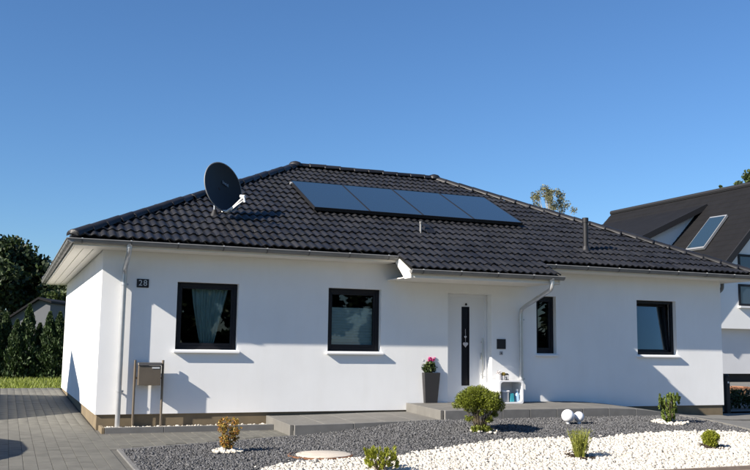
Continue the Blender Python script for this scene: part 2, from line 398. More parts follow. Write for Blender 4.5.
# hidden behind the house corner?
vis &= ~((cells[:, 0] > -0.0) & (cells[:, 1] > 0))
order = np.argsort(np.where(vis, dep, 1e6)); first = order[:300]; rest = order[300:]
pm = MB(); g = 0.002; a, b = PL/2-g, PW/2-g
pm.add([(-a, -b, -.03), (a, -b, -.03), (a, b, -.03), (-a, b, -.03), (-a, -b, -.002), (a, -b, -.002), (a, b, -.002), (-a, b, -.002),
        (-a+.003, -b+.003, 0), (a-.003, -b+.003, 0), (a-.003, b-.003, 0), (-a+.003, b-.003, 0)],
       [(8, 9, 10, 11)]+[(k, (k+1) % 4, (k+1) % 4+4, k+4) for k in range(4)]+[(k+4, (k+1) % 4+4, (k+1) % 4+8, k+8) for k in range(4)])
pme = bpy.data.meshes.new('paving_stone'); pme.from_pydata(pm.v, [], pm.f); pme.materials.append(M['paver'])
for k in first:
    o = link('paving_stone', pme, drive); o.location = (cells[k, 0], cells[k, 1], d3[k, 2]+rng.uniform(-.0015, .0015))
    o.rotation_euler = (0.02+rng.normal()*.004, rng.normal()*.004, 0)
pv = np.array(pm.v); pf = np.array(pm.f)
c3 = d3[rest]; PVV = (pv[None]+c3[:, None]).copy(); PVV[..., 2] += (pv[None, :, 1])*0.02+rng.uniform(-.0015, .0015, (len(rest), 1))
npmesh('paving_stone_field', PVV.reshape(-1, 3), (pf[None]+12*np.arange(len(rest))[:, None, None]).reshape(-1, 4), M['paverf'], drive, kind='stuff')
# concrete edging along the gravel
def edging(name, pts, w=0.06, top=0.012, depth=0.2, ln=0.9, m='kerb'):
    root = None; pts = [np.array(p, float) for p in pts]
    for p, q in zip(pts[:-1], pts[1:]):
        L = np.linalg.norm(q-p); n = max(1, round(L/ln))
        for k in range(n):
            a = p+(q-p)*k/n; b = p+(q-p)*(k+1)/n; t = (b-a)/np.linalg.norm(b-a); s = np.array([-t[1], t[0]])*w/2
            a = a+t*.003; b = b-t*.003
            za, zb = float(hz(*a)), float(hz(*b)); mb = MB()
            mb.hexa([(*(a-s), za-depth), (*(b-s), zb-depth), (*(b+s), zb-depth), (*(a+s), za-depth)], [(*(a-s), za+top), (*(b-s), zb+top), (*(b+s), zb+top), (*(a+s), za+top)])
            if root is None:
                root = mb.build(name, M[m], bevel=0.006); root['kind'] = 'structure'
            else: mb.build('edging_stone', M[m], root, bevel=0.006)
    return root
edging('bed_edging', [(0.1, YF+0.03), GT[0], GT[1], (2.88, SY-0.02)])
edging('path_edging', [KR[0], KR[1], KR[2], KR[3], KR[4], kr_end], top=0.03, m='slab')

# yard on the right, along the right side of the house
YARD = [tuple(p) for p in KR]+[kr_end, (22, YF), (22, 0.6), (13.3, 0.6), (13.1, 0.0), (11.4, 0.0), (10.6, -0.9)]
sheet('side_yard', YARD, M['slab'], -0.006, step=0.8)
sheet('neighbour_yard', [(13.4, 0.7), (44, 0.7), (44, 42), (13.4, 42)], M['slab'], 0.02, step=3)

# raised path: ramp of slabs, door landing, ramp to the right
path = MB().box((2.9, SY+0.04, -0.5), (5.55, -0.02, -0.19)).build('path', M['kerb']); path['kind'] = 'structure'
def ramp_top(x, y):                                     # height of the slab ramp left of the landing
    return -0.06+0.035*ss(2.9, 5.5, x)+0.045*(y)/1.47
def land_top(x, y):
    fall = 0.33*ss(8.9, 12.6, x)
    return 0.125+0.04*y/1.47-fall
def slabs(x0, x1, y0, y1, n, m, top, th=0.08, gap=0.003, drop=None):
    for i in range(n):
        for j in range(m):
            a, b = x0+(x1-x0)*i/n+gap, x0+(x1-x0)*(i+1)/n-gap; c, d = y0+(y1-y0)*j/m+gap, y0+(y1-y0)*(j+1)/m-gap
            Q = [(a, c), (b, c), (b, d), (a, d)]; e = rng.uniform(-.001, .001)
            mb = MB().hexa([(x, y, float(top(x, y))-th) for x, y in Q], [(x, y, float(top(x, y))+e) for x, y in Q])
            mb.build('paving_slab', M['slab'], path, bevel=0.004)
slabs(2.9, 5.55, SY+.06, -0.02, 5, 3, ramp_top)
slabs(5.56, 8.9, SY+.06, -0.02, 6, 3, land_top)
slabs(8.905, 11.4, SY+.06, -0.02, 5, 3, land_top)
slabs(11.405, 12.9, -0.9, -0.02, 3, 2, land_top)
MB().box((5.57, SY+0.09, -0.5), (8.9, -0.03, 0.0)).build('landing_core', M['kerb'], path)
for x0, x1, top in [(2.9, 3.9, ramp_top), (3.9, 4.9, ramp_top), (4.9, 5.55, ramp_top)]+[(5.56+k*0.56, 5.56+(k+1)*0.56, land_top) for k in range(6)]+[(8.92+k*0.62, 8.92+(k+1)*0.62, land_top) for k in range(4)]:
    Q = [(x0+.003, SY), (x1-.003, SY), (x1-.003, SY+.057), (x0+.003, SY+.057)]
    MB().hexa([(x, y, -0.45) for x, y in Q], [(x, y, float(top(x, y))+.004) for x, y in Q]).build('kerb_stone', M['kerb'], path, bevel=0.006)
# left ends (riser stones)
for k in range(3):
    y0, y1 = SY+.06+k*.47, SY+.06+(k+1)*.47-.004
    MB().hexa([(2.84, y0, -.45), (2.897, y0, -.45), (2.897, y1, -.45), (2.84, y1, -.45)], [(x, y, float(ramp_top(2.9, y))+.003) for x, y in ((2.84, y0), (2.897, y0), (2.897, y1), (2.84, y1))]).build('riser_stone', M['slab'], path, bevel=.005)
    MB().hexa([(5.5, y0, -.2), (5.556, y0, -.2), (5.556, y1, -.2), (5.5, y1, -.2)], [(x, y, float(land_top(5.6, y))+.003) for x, y in ((5.5, y0), (5.556, y0), (5.556, y1), (5.5, y1))]).build('riser_stone', M['slab'], path, bevel=.005)
# pebble strip along the plinth
strip = MB().box((0.06, -0.50, -0.45), (0.11, -0.0, -0.165)).build('strip_kerb', M['plinth'], bevel=.005); strip['kind'] = 'structure'
for k in range(3):
    MB().box((0.113+k*.91, -0.50, -0.45), (0.113+(k+1)*.91-.004, -0.44, -0.165)).build('edging_stone', M['kerb'], strip, bevel=.006)
P = scatter([(0.12, -0.43), (2.83, -0.43), (2.83, -0.03), (0.12, -0.03)], 1300)
tag(stones('pebble_strip', P, 0.035, M['whitest'], lambda x, y: -0.213+0*x, lift=0.0), 'white pebbles in the narrow strip along the plinth', 'pebbles')
MB().box((0.11, -0.44, -0.45), (2.84, -0.01, -0.21)).build('strip_bed', M['whitebed'], strip)

# ================================================================== HOUSE
house = empty('bungalow', (0, 0, -0.3), 'white plastered bungalow with black tiled hip roof and anthracite windows', 'house')
RV = 0.25                                                # reveal depth
OPEN = dict(w1=(1.232, 2.290, 1.06, 2.20), w2=(3.943, 4.978, 1.06, 2.20), door=(6.36, 7.31, 0.13, 2.19), w3=(8.333, 8.796, 1.06, 2.20), w4=(10.796, 11.832, 1.06, 2.20))
WT = 2.70
cx = sorted({0, W}|{v for o_ in OPEN.values() for v in o_[:2]}); cz = sorted({0.0, WT, 0.13, 1.06, 2.19, 2.20})
mb = MB()
for i in range(len(cx)-1):
    for j in range(len(cz)-1):
        mx, mz = (cx[i]+cx[i+1])/2, (cz[j]+cz[j+1])/2
        if any(a < mx < b and c < mz < d for a, b, c, d in OPEN.values()): continue
        mb.add([(cx[i], 0, cz[j]), (cx[i+1], 0, cz[j]), (cx[i+1], 0, cz[j+1]), (cx[i], 0, cz[j+1])], [(0, 1, 2, 3)])
for a, b, c, d in OPEN.values():
    mb.add([(a, 0, c), (a, RV, c), (a, RV, d), (a, 0, d)], [(0, 1, 2, 3)])
    mb.add([(b, 0, c), (b, RV, c), (b, RV, d), (b, 0, d)], [(3, 2, 1, 0)])
    mb.add([(a, 0, d), (a, RV, d), (b, RV, d), (b, 0, d)], [(0, 1, 2, 3)])
    mb.add([(a, 0, c), (a, RV, c), (b, RV, c), (b, 0, c)], [(3, 2, 1, 0)])
mb.add([(0, 0, 0), (0, D, 0), (0, D, WT), (0, 0, WT)], [(0, 3, 2, 1)])
mb.add([(W, 0, 0), (W, D, 0), (W, D, WT), (W, 0, WT)], [(0, 1, 2, 3)])
mb.add([(0, D, 0), (W, D, 0), (W, D, WT), (0, D, WT)], [(0, 3, 2, 1)])
mb.add([(0, 0, 0), (0.03, 0.03, 0), (W-.03, 0.03, 0), (W, 0, 0)], [(0, 1, 2, 3)])
mb.add([(0, 0, 0), (0, D, 0), (0.03, D, 0), (0.03, 0.03, 0)], [(0, 1, 2, 3)])
def raw(mb, name, m, parent):
    off = worldloc(parent); me = bpy.data.meshes.new(name)
    me.from_pydata([(x-off.x, y-off.y, z-off.z) for x, y, z in mb.v], [], mb.f); me.materials.append(m)
    bm = bmesh.new(); bm.from_mesh(me); bmesh.ops.remove_doubles(bm, verts=bm.verts, dist=1e-5); bm.to_mesh(me); bm.free()
    return link(name, me, parent)
wall = raw(mb, 'wall', M['plaster'], house)
MB().box((0.025, 0.025, -0.6), (W-.025, D-.025, -0.001)).build('plinth', M['plinth'], house)
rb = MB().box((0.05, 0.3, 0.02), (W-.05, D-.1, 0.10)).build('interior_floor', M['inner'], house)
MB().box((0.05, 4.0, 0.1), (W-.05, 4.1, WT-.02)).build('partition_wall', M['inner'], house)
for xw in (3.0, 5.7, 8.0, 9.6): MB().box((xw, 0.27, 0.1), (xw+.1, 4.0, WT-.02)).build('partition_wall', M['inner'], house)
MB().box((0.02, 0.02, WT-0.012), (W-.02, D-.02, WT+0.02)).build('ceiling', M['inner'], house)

# ---- roof
TAN = 2.58/5.31; PITCH = math.atan(TAN); CP, SP = math.cos(PITCH), math.sin(PITCH)
E0 = 0.52                                               # tile edge beyond the wall
def rz(dist): return 2.77+TAN*(dist+0.61)               # roof plane over a wall distance
RID = rz(D/2)
NR = 17; EXPO = (D/2+E0)/CP/NR; TW = (W+1.1)/96
XE0, XE1 = 5.06, 8.16                                   # the porch roof
XE0 = -0.55+TW*38; XE1 = -0.55+TW*59
YE = -E0-2*EXPO*CP                                      # porch tile edge
e = E0
A_, B_, C_, D_ = (-e, -e, rz(-e)), (W+e, -e, rz(-e)), (W+e, D+e, rz(-e)), (-e, D+e, rz(-e))
R1, R2 = (D/2, D/2, RID), (W-D/2, D/2, RID)
dk = MB(); low = -0.03
def dn(p, k=low): return (p[0], p[1], p[2]+k)
dk.add([dn(p) for p in (A_, B_, C_, D_, R1, R2)], [(0, 1, 5, 4), (1, 2, 5), (2, 3, 4, 5), (3, 0, 4)])
dk.add([dn((XE0, -e, rz(-e))), dn((XE1, -e, rz(-e))), dn((XE1, YE, rz(YE))), dn((XE0, YE, rz(YE)))], [(3, 2, 1, 0)])
roof = raw(dk, 'roof', M['deck'], house)
# one tile
TN = 8; AMP = 0.033; TLEN = EXPO+0.05
def prof(t): return AMP*(0.5+0.5*math.cos(2*math.pi*(t-0.40)))**0.9
tv = []; 
for v, dh in ((0.0, -0.020), (0.0, 0.0), (0.02, 0.003), (TLEN, 0.0)):
    for k in range(TN+1):
        t = k/TN; tv.append((t*TW, v, prof(t)+dh+0.025*(1-v/EXPO)))
tf = [(r*(TN+1)+k, r*(TN+1)+k+1, (r+1)*(TN+1)+k+1, (r+1)*(TN+1)+k) for r in range(3) for k in range(TN)]
tme = bpy.data.meshes.new('roof_tile'); tme.from_pydata(tv, [], tf); tme.materials.append(M['tile'])
tme.polygons.foreach_set('use_smooth', [k >= TN for k in range(len(tf))])
TV = np.array(tv); TF = np.array(tf)
def tile_M(o0, u, v, n, a, b):                          # frame of a tile at (a along the eave, b up the slope)
    p = o0+u*a+v*b; return np.array([[u[0], v[0], n[0], p[0]], [u[1], v[1], n[1], p[1]], [u[2], v[2], n[2], p[2]], [0, 0, 0, 1.]])
HOFF = np.array(worldloc(roof))
def slope(o0, u, v, n, ncol, nrow, clip, singles):
    cand = []
    for r in range(nrow[0], nrow[1]):
        for c in range(ncol[0], ncol[1]):
            if r < 0 and not (38 <= c < 59): continue
            p = [o0+u*(c+i)*TW+v*(r*EXPO+j*TLEN) for i in (0, 1) for j in (0, 1)]
            ins = [all((q-co)@no <= -0.0 for q in p) for co, no in clip]; out = any(all((q-co)@no > 0 for q in p) for co, no in clip)
            if out: continue
            cand.append((all(ins), r, c, np.linalg.norm(sum(p)/4-CAM)))
    cand.sort(key=lambda q: q[3]); mine = [q for q in cand if q[0]][:singles]; ms = set((q[1], q[2]) for q in mine)
    for _, r, c, _d in mine:
        o = link('roof_tile', tme, roof)
        jr = rng.normal(size=3)*[.002, .006, .0025]
        mm = tile_M(o0, u, v, n, c*TW+jr[0], r*EXPO+jr[1]); mm[:3, 3] -= HOFF; mm[:3, 3] += n*jr[2]; o.matrix_local = Matrix(mm.tolist())
    rest = [(q[1], q[2]) for q in cand if (q[1], q[2]) not in ms]
    Vs = []
    for r, c in rest:
        jr = rng.normal(size=3)*[.002, .006, .0025]
        mm = tile_M(o0, u, v, n, c*TW+jr[0], r*EXPO+jr[1]); Vs.append(TV@mm[:3, :3].T+mm[:3, 3]+n*jr[2])
    V = np.concatenate(Vs); F = (TF[None]+len(TV)*np.arange(len(rest))[:, None, None]).reshape(-1, 4)
    bm = bmesh.new(); bv = [bm.verts.new(p) for p in V-HOFF]
    for k, f in enumerate(F): 
        ff = bm.faces.new([bv[i] for i in f]); ff.smooth = (k % len(TF)) >= TN
    for co, no in clip:
        bmesh.ops.bisect_plane(bm, geom=list(bm.verts)+list(bm.edges)+list(bm.faces), plane_co=Vector(co-HOFF), plane_no=Vector(no), clear_outer=True)
    me = bpy.data.meshes.new('roof_tile_field'); bm.to_mesh(me); bm.free(); me.materials.append(M['tilef'])
    return link('roof_tile_field', me, roof, kind='stuff')
va = np.array
z0 = rz(-E0)
hipL = (va([0, 0, 0.]), va([-1, 1, 0.])); hipR = (va([W, 0, 0.]), va([1, 1, 0.]))
slope(va([-0.55, -E0, z0]), va([1., 0, 0]), va([0, CP, SP]), va([0, -SP, CP]), (0, 96), (-2, NR), [hipL, hipR], 300)
# left, right and back slopes
nL = int((D+1.1)/TW)
slope(va([-E0, D+0.55, z0]), va([0, -1., 0]), va([CP, 0, SP]), va([-SP, 0, CP]), (0, nL+1), (0, NR), [(va([0, 0, 0.]), va([1, -1, 0.])), (va([0, D, 0.]), va([1, 1, 0.]))], 0)
slope(va([W+E0, -0.55, z0]), va([0, 1., 0]), va([-CP, 0, SP]), va([SP, 0, CP]), (0, nL+1), (0, NR), [(va([W, 0, 0.]), va([-1, -1, 0.])), (va([W, D, 0.]), va([-1, 1, 0.]))], 0)
slope(va([W+0.55, D+E0, z0]), va([-1., 0, 0]), va([0, -CP, SP]), va([0, SP, CP]), (0, 96), (0, NR), [(va([0, D, 0.]), va([-1, -1, 0.])), (va([W, D, 0.]), va([1, -1, 0.]))], 0)
# ridge and hip caps
cv = []; cn = 8; CL = 0.43
for y, r, dz in ((0, 0.112, -.0), (0, 0.120, .0), (0.03, 0.120, .0), (0.05, 0.113, 0), (CL, 0.094, -.0)):
    for k in range(cn+1):
        a = math.pi*k/cn; s = 1.0 if y > 0 or r > .12 else .88
        cv.append((-r*math.cos(a)*1.05, y, r*0.85*math.sin(a)*s-0.03))
cf = [(r*(cn+1)+k, r*(cn+1)+k+1, (r+1)*(cn+1)+k+1, (r+1)*(cn+1)+k) for r in range(4) for k in range(cn)]
cme = bpy.data.meshes.new('ridge_tile'); cme.from_pydata(cv, [], cf); cme.materials.append(M['tile'])
cme.polygons.foreach_set('use_smooth', [True]*len(cf))
def caps(p, q, endcap=True):
    p, q = Vector(p), Vector(q); d = (q-p); L = d.length; d.normalize(); n = round(L/0.37); st = L/n
    x = d.cross(Vector((0, 0, 1))).normalized(); z = x.cross(d).normalized()
    for k in range(n):
        o = link('ridge_tile', cme, roof); c = p+d*st*k-Vector(HOFF)+z*rng.normal()*.004
        t = Matrix(((x.x, d.x, z.x, c.x), (x.y, d.y, z.y, c.y), (x.z, d.z, z.z, c.z), (0, 0, 0, 1)))
        o.matrix_local = t @ Matrix.Rotation(0.06, 4, 'X') @ Matrix.Rotation(rng.normal()*.02, 4, 'Z')
    if endcap:
        mb = MB(); c = p-d*.012
        rim = [c+x*(-.118*math.cos(math.pi*k/10))+z*(.102*math.sin(math.pi*k/10)-.03) for k in range(11)]
        mb.add([c-d*.03+z*.02]+rim, [(0, k+1, k+2) for k in range(10)]).build('hip_end', M['tile'], roof)
up_ = 0.038
for corner, top in (((-.53, -.53), R1), ((W+.53, -.53), R2), ((W+.53, D+.53), R2), ((-.53, D+.53), R1)):
    caps((*corner, rz(-.53)+up_), (top[0], top[1], top[2]+up_))
caps((R1[0]-.05, R1[1], RID+up_+.01), (R2[0]+.05, R2[1], RID+up_+.01), False)
for R_ in (R1, R2):
    MB().lathe((R_[0], R_[1], RID+.02), [(.16, 0), (.16, .05), (.12, .10), (.05, .125), (.004, .13)], 14).build('ridge_cap', M['tile'], roof, smooth=True)

# ---- soffits, gutters, downpipes
SOF = WT-0.022
def boards(x0, x1, y0, y1, z, n, along):
    for k in range(n):
        if along == 'x':
            a, b = y0+(y1-y0)*k/n+.004, y0+(y1-y0)*(k+1)/n-.004; MB().box((x0, a, z), (x1, b, z+.02)).build('soffit_board', M['board'], house, bevel=.003)
        else:
            a, b = x0+(x1-x0)*k/n+.004, x0+(x1-x0)*(k+1)/n-.004; MB().box((a, y0, z), (b, y1, z+.02)).build('soffit_board', M['board'], house, bevel=.003)
boards(-0.48, XE0+.02, -0.48, -0.005, SOF, 4, 'x'); boards(XE1-.02, W+.48, -0.48, -0.005, SOF, 4, 'x')
boards(-0.48, -0.005, 0.0, D+.48, SOF, 3, 'y'); boards(W+.005, W+.48, 0.0, D+.48, SOF, 3, 'y'); boards(0, W, D+.005, D+.48, SOF, 3, 'x')
boards(XE0+.03, XE1-.03, YE+.06, -0.005, 2.37, 7, 'x')
fz = 2.76
for a, b in (((-.50, -.50, SOF), (XE0+.0, -.485, fz)), ((XE1, -.50, SOF), (W+.50, -.485, fz)), ((-.50, -.484, SOF), (-.485, D+.50, fz)), ((W+.485, -.484, SOF), (W+.50, D+.50, fz)), ((-.484, D+.485, SOF), (W+.484, D+.50, fz)), ((XE0+.03, YE+.04, 2.36), (XE1-.03, YE+.055, 2.47))):
    MB().box(a, b).build('fascia', M['board'], house)
for x in (XE0, XE1-.024):                                # gable boards of the porch roof
    MB().prism([(x, -.46, rz(-.46)-.045), (x, YE+.03, rz(YE+.03)-.045), (x, YE+.03, 2.35), (x, -.86, 2.35), (x, -.52, 2.62), (x, -.46, 2.66)], (.024, 0, 0)).build('end_board', M['board'], house)
def gutter(p, q, z, side, name='gutter', r=0.062):
    """half-round channel from p to q (plan points of its centre line); side = outward plan vector"""
    p, q, s = va([*p, z]), va([*q, z]), va([*side, 0.]); n = 10; mb = MB(); V = []
    for rr in (r, r-.004):
        for k in range(n+1):
            a = math.pi*k/n; V.append(p+s*(-rr*math.cos(a))-va([0, 0, rr*math.sin(a)])); 
    V2 = [x+(q-p) for x in V]; m = len(V)
    F = [(k, k+1, k+1+m, k+m) for k in range(n)]+[(k+n+1, k+n+1+m, k+n+2+m, k+n+2) for k in range(n)]
    F += [tuple(range(n+1)), tuple(range(m, m+n+1))]
    mb.add(V+V2, F)
    mb.tube([p+s*(r+.004)+va([0, 0, .002]), q+s*(r+.004)+va([0, 0, .002])], 0.011, 8)
    g_ = mb.build(name, M['zinc'], house, smooth=True)
    L = np.linalg.norm(q-p); t = (q-p)/L; k = 0.22
    while k < L:
        c = p+t*k; b = MB(); P1 = []
        for i in range(n+1):
            a = math.pi*i/n; P1.append(c+s*(-(r+.004)*math.cos(a))-va([0, 0, (r+.004)*math.sin(a)]))
        b.add([x-t*.012 for x in P1]+[x+t*.012 for x in P1], [(i, i+1, i+n+2, i+n+1) for i in range(n)])
        b.build('gutter_bracket', M['brkd'], g_)
        MB().box(tuple(c+s*(r+.001)-t*.011*1+va([0, 0, .004])-abs(s)*.012), tuple(c+s*(r+.001)+t*.011+va([0, 0, .020])+abs(s)*.016)).build('bracket_tip', M['brk'], g_)
        k += 0.75
    return g_
GZ = 2.768
gutter((-.605, -.548), (XE0-.01, -.548), GZ, (0, -1)); gutter((XE1+.03, -.548), (W+.605, -.548), GZ, (0, -1))
gutter((-.548, D+.605), (-.548, -.605), GZ, (-1, 0)); gutter((W+.548, -.605), (W+.548, D+.605), GZ, (1, 0)); gutter((W+.6, D+.548), (-.6, D+.548), GZ, (0, 1))
GE = YE-0.03
gutter((XE0-.02, GE), (XE1+.03, GE), 2.485, (0, -1))
def bend(P, n=5, r=0.09):
    P = [Vector(p) for p in P]; out = [P[0]]
    for i in range(1, len(P)-1):
        a = P[i]+(P[i-1]-P[i]).normalized()*r; b = P[i]+(P[i+1]-P[i]).normalized()*r
        for k in range(n+1):
            t = k/n; out.append(a*(1-t)**2+P[i]*2*t*(1-t)+b*t*t)
    return out+[P[-1]]
def downpipe(P, clamps, wy, r=0.041, axis='y'):
    pp = MB().tube(bend(P), r, 14).build('downpipe', M['pipe'], house, smooth=True)
    x, y = P[-1][0], P[-1][1]
    for z in clamps:
        c = MB().lathe((x, y, z), [(r+.006, 0), (r+.006, .03)], 14)
        c.box((x-.012, y, z+.004), (x+.012, wy, z+.026)); c.box((x+r, y-.012, z), (x+r+.03, y+.012, z+.03))
        c.build('pipe_clamp', M['pipe'], pp, smooth=True)
    MB().lathe((P[0][0], P[0][1], P[0][2]-.06), [(.046, 0), (.046, .05), (.058, .075)], 14).build('outlet', M['pipe'], pp, smooth=True)
    return pp
downpipe([(.345, -.548, 2.72), (.345, -.548, 2.60), (.345, -.075, 2.36), (.345, -.075, -0.24)], (2.10, 0.36), -.002)
downpipe([(7.93, GE, 2.44), (7.93, GE, 2.26), (7.93, -.075, 1.92), (7.93, -.075, 0.11)], (1.70, 0.55), -.002)
pp = MB().tube(bend([(W+.548, .5, 2.72), (W+.548, .5, 2.55), (W+.08, .5, 2.30), (W+.08, .5, -.3)]), .041, 14).build('downpipe', M['zinc'], house, smooth=True)
# vents
vp = va([9.75, .29, rz(.29)])
mb = MB().lathe(tuple(vp-[0, 0, .1]), [(.055, 0), (.055, .70), (.066, .70), (.066, .80), (.05, .80), (.05, .76)], 14); mb.build('vent_pipe', M['black'], house, smooth=True)
MB().lathe(tuple(vp-[0, 0, .06]), [(.12, 0), (.085, .10), (.062, .16)], 14).build('vent_collar', M['tile'], house, smooth=True)
vq = va([6.11, .71, rz(.71)])
MB().tube([vq-[0, 0, .05], vq+[0, -.0, .19]], .022, 10).build('sensor_pipe', M['zinc'], house, smooth=True)
MB().tube([vq+[0, 0, .19], vq+[0, -.01, .23]], .030, 10).build('sensor_cap', M['zinc'], house, smooth=True)
mb = MB().prism([tuple(vq+[.10, -.1, .0]), tuple(vq+[.30, -.1, .0]), tuple(vq+[.27, .1, .16]), tuple(vq+[.13, .1, .16])], (0, .12, .06)); mb.build('vent_tile', M['tile'], house, bevel=.01)

# ---- windows
def rectframe(x0, x1, z0, z1, w, y0, y1, shear=0.0, wb=None):
    wb = wb or w; mb = MB()
    def B(a, b, c, d):
        q = [(a, y0, c), (b, y0, c), (b, y1, c), (a, y1, c)]; t = [(a, y0, d), (b, y0, d), (b, y1, d), (a, y1, d)]
        f = lambda p: (p[0], p[1]+shear*(p[2]-z0), p[2])
        mb.hexa([f(p) for p in q], [f(p) for p in t])
    B(x0, x0+w, z0, z1); B(x1-w, x1, z0, z1); B(x0+w, x1-w, z0, z0+wb); B(x0+w, x1-w, z1-w, z1); return mb
def window(k, fw=0.06, sw=0.055, tilt=0.0, split=None):
    a, b, c, d = OPEN[k]; Y0 = 0.10
    fo = rectframe(a+.002, b-.002, c+.002, d-.002, fw, Y0, Y0+.07).build('window', M['frame'], house, bevel=.004)
    x0, x1, z0, z1 = a+fw-.012, b-fw+.012, c+fw-.012, d-fw+.012
    dy = 0.012 if tilt == 0 else 0.075
    rectframe(x0, x1, z0, z1, sw, Y0+dy-.001, Y0+dy+.06, tilt, wb=sw+.01).build('sash', M['frame'], fo, bevel=.004)
    y = Y0+dy+.03; gx0, gx1, gz0, gz1 = x0+sw-.01, x1-sw+.01, z0+sw-.01, z1-sw+.01
    sh = lambda z: y+tilt*(z-z0)
    MB().hexa([(gx0, sh(gz0), gz0), (gx1, sh(gz0), gz0), (gx1, sh(gz0)+.006, gz0), (gx0, sh(gz0)+.006, gz0)], [(gx0, sh(gz1), gz1), (gx1, sh(gz1), gz1), (gx1, sh(gz1)+.006, gz1), (gx0, sh(gz1)+.006, gz1)]).build('pane', M['glass'], fo)
    if split: MB().box(((a+b)/2-.02, Y0+.06, split), ((a+b)/2+.02, Y0+.09, z1)).build('mullion', M['frame'], fo)
    s = MB().hexa([(a-.035, -.068, c-.055), (b+.035, -.068, c-.055), (b+.035, Y0, c-.035), (a-.035, Y0, c-.035)], [(a-.035, -.068, c-.020), (b+.035, -.068, c-.020), (b+.035, Y0, c+.004), (a-.035, Y0, c+.004)])
    s.build('sill', M['sill'], fo, bevel=.004)
    return fo
w1 = window('w1'); w2 = window('w2', fw=.07); w3 = window('w3'); w4 = window('w4', tilt=0.10)
# curtain gathered to a narrow end
def cloth(name, x0t, x1t, x0b, x1b, zt, zb, y, folds, amp, m, nu=60, nv=24):
    V = []; 
    for j in range(nv+1):
        t = j/nv; tt = t**1.15; a = x0t+(x0b-x0t)*tt; b = x1t+(x1b-x1t)*tt
        for i in range(nu+1):
            s = i/nu; V.append((a+(b-a)*s, y+amp*math.sin(folds*2*math.pi*s+1.3*math.sin(3*t))+.3*amp*math.sin(17*s+4*t), zt+(zb-zt)*t))
    F = [(j*(nu+1)+i, j*(nu+1)+i+1, (j+1)*(nu+1)+i+1, (j+1)*(nu+1)+i) for j in range(nv) for i in range(nu)]
    o = npmesh(name, V, F, m, smooth=True); return o
def wx(px, py, y): return on(px, py, 1, y)
cu = cloth('curtain', wx(191, 292, .3)[0], wx(227, 292, .3)[0], wx(199, 341, .3)[0], wx(213, 341, .3)[0], 2.12, 1.16, .24, 6, .025, M['curtain'])
tag(cu, 'pale sheer curtain gathered to a point behind the window beside the house number', 'curtain')
bl = MB(); zt = wx(350, 309, .2)[2]
for k in range(14):
    za, zb = 1.13+(zt-1.13)*k/14, 1.13+(zt-1.13)*(k+1)/14; zm = (za+zb)/2
    bl.add([(4.03, .20, za), (4.89, .20, za), (4.89, .212, zm), (4.03, .212, zm), (4.89, .20, zb), (4.03, .20, zb)], [(0, 1, 2, 3), (3, 2, 4, 5)])
bl.box((4.03, .19, zt), (4.89, .22, zt+.02))
o = bl.build('pleated_blind', M['blind'], origin=(4.4, .2, 1.1)); tag(o, 'pale pleated blind covering the lower part of a window', 'blind')

# ---- front door
a, b, c, d = OPEN['door']; DY = 0.20
door = rectframe(a+.002, b-.002, c, d-.002, .055, DY-.03, DY+.05, wb=.02).build('door', M['doorleaf'], house, bevel=.004)
gA, gB = wx(461.6, 340, DY)[0], wx(469, 340, DY)[0]; gT, gBm = wx(465, 307, DY)[2], wx(465, 385.5, DY)[2]
la, lb, lz0, lz1 = a+.055, b-.055, c+.02, d-.057
lf = MB()
for q in ((la, gA, lz0, lz1), (gB, lb, lz0, lz1), (gA, gB, lz0, gBm), (gA, gB, gT, lz1)): lf.box((q[0], DY-.004, q[2]), (q[1], DY+.06, q[3]))
lf.build('door_leaf', M['doorleaf'], door)
rectframe(gA-.004, gB+.004, gBm-.004, gT+.004, .012, DY-.009, DY+.02).build('pane_trim', M['frame'], door)
MB().box((gA, DY+.01, gBm), (gB, DY+.03, gT)).build('pane', M['doorglass'], door)
hx = wx(482.6, 350, DY-.06)[0]; h0, h1 = wx(482.6, 379, DY-.06)[2], wx(482.6, 338, DY-.06)[2]
hb = MB().tube([(hx, DY-.06, h0), (hx, DY-.06, h1)], .014, 10)
for z in (h0+.08, h1-.08): hb.tube([(hx, DY-.06, z), (hx, DY, z)], .009, 8)
hb.build('handle', M['steel'], door, smooth=True)
MB().lathe((0, 0, 0), [(.02, 0), (.02, .01)], 12)
lk = MB().box((hx-.02, DY-.016, (h0+h1)/2-.02), (hx+.02, DY-.003, (h0+h1)/2+.10)); lk.build('lock_plate', M['steel'], door, bevel=.003)
MB().box((a+.002, -.02, c-.035), (b-.002, DY-.03, c-.001)).build('threshold', M['kerb'], door)
# heart ornaments on the glass slit
def heart(px, py, s, label):
    p = wx(px, py, DY-.02); mb = MB(); n = 22; pts = []
    for k in range(n):
        t = 2*math.pi*k/n; pts.append((p[0]+s*16*math.sin(t)**3/16, DY-.03, p[2]+s*(13*math.cos(t)-5*math.cos(2*t)-2*math.cos(3*t)-math.cos(4*t))/16))
    mb.prism(pts, (0, .014, 0)); mb.tube([(p[0], DY-.023, p[2]+s*.3), (p[0], DY-.023, wx(465.3, 329, DY)[2])], .003, 6)
    o = mb.build('heart_ornament', M['wpetal'], origin=tuple(p)); tag(o, label, 'ornament', 'hearts hanging on the front door')
heart(465.4, 344.5, .055, 'larger pale heart hanging lowest on the door glass'); heart(465.3, 337, .026, 'small pale heart hanging above the larger one on the door glass')
p = wx(466, 304.5, DY-.01); tag(MB().lathe((p[0], DY-.012, p[2]-.02), [(.018, 0), (.022, .02), (.012, .045)], 10).build('door_viewer', M['black'], origin=tuple(p)), 'small dark knob above the glass slit of the front door', 'door viewer')
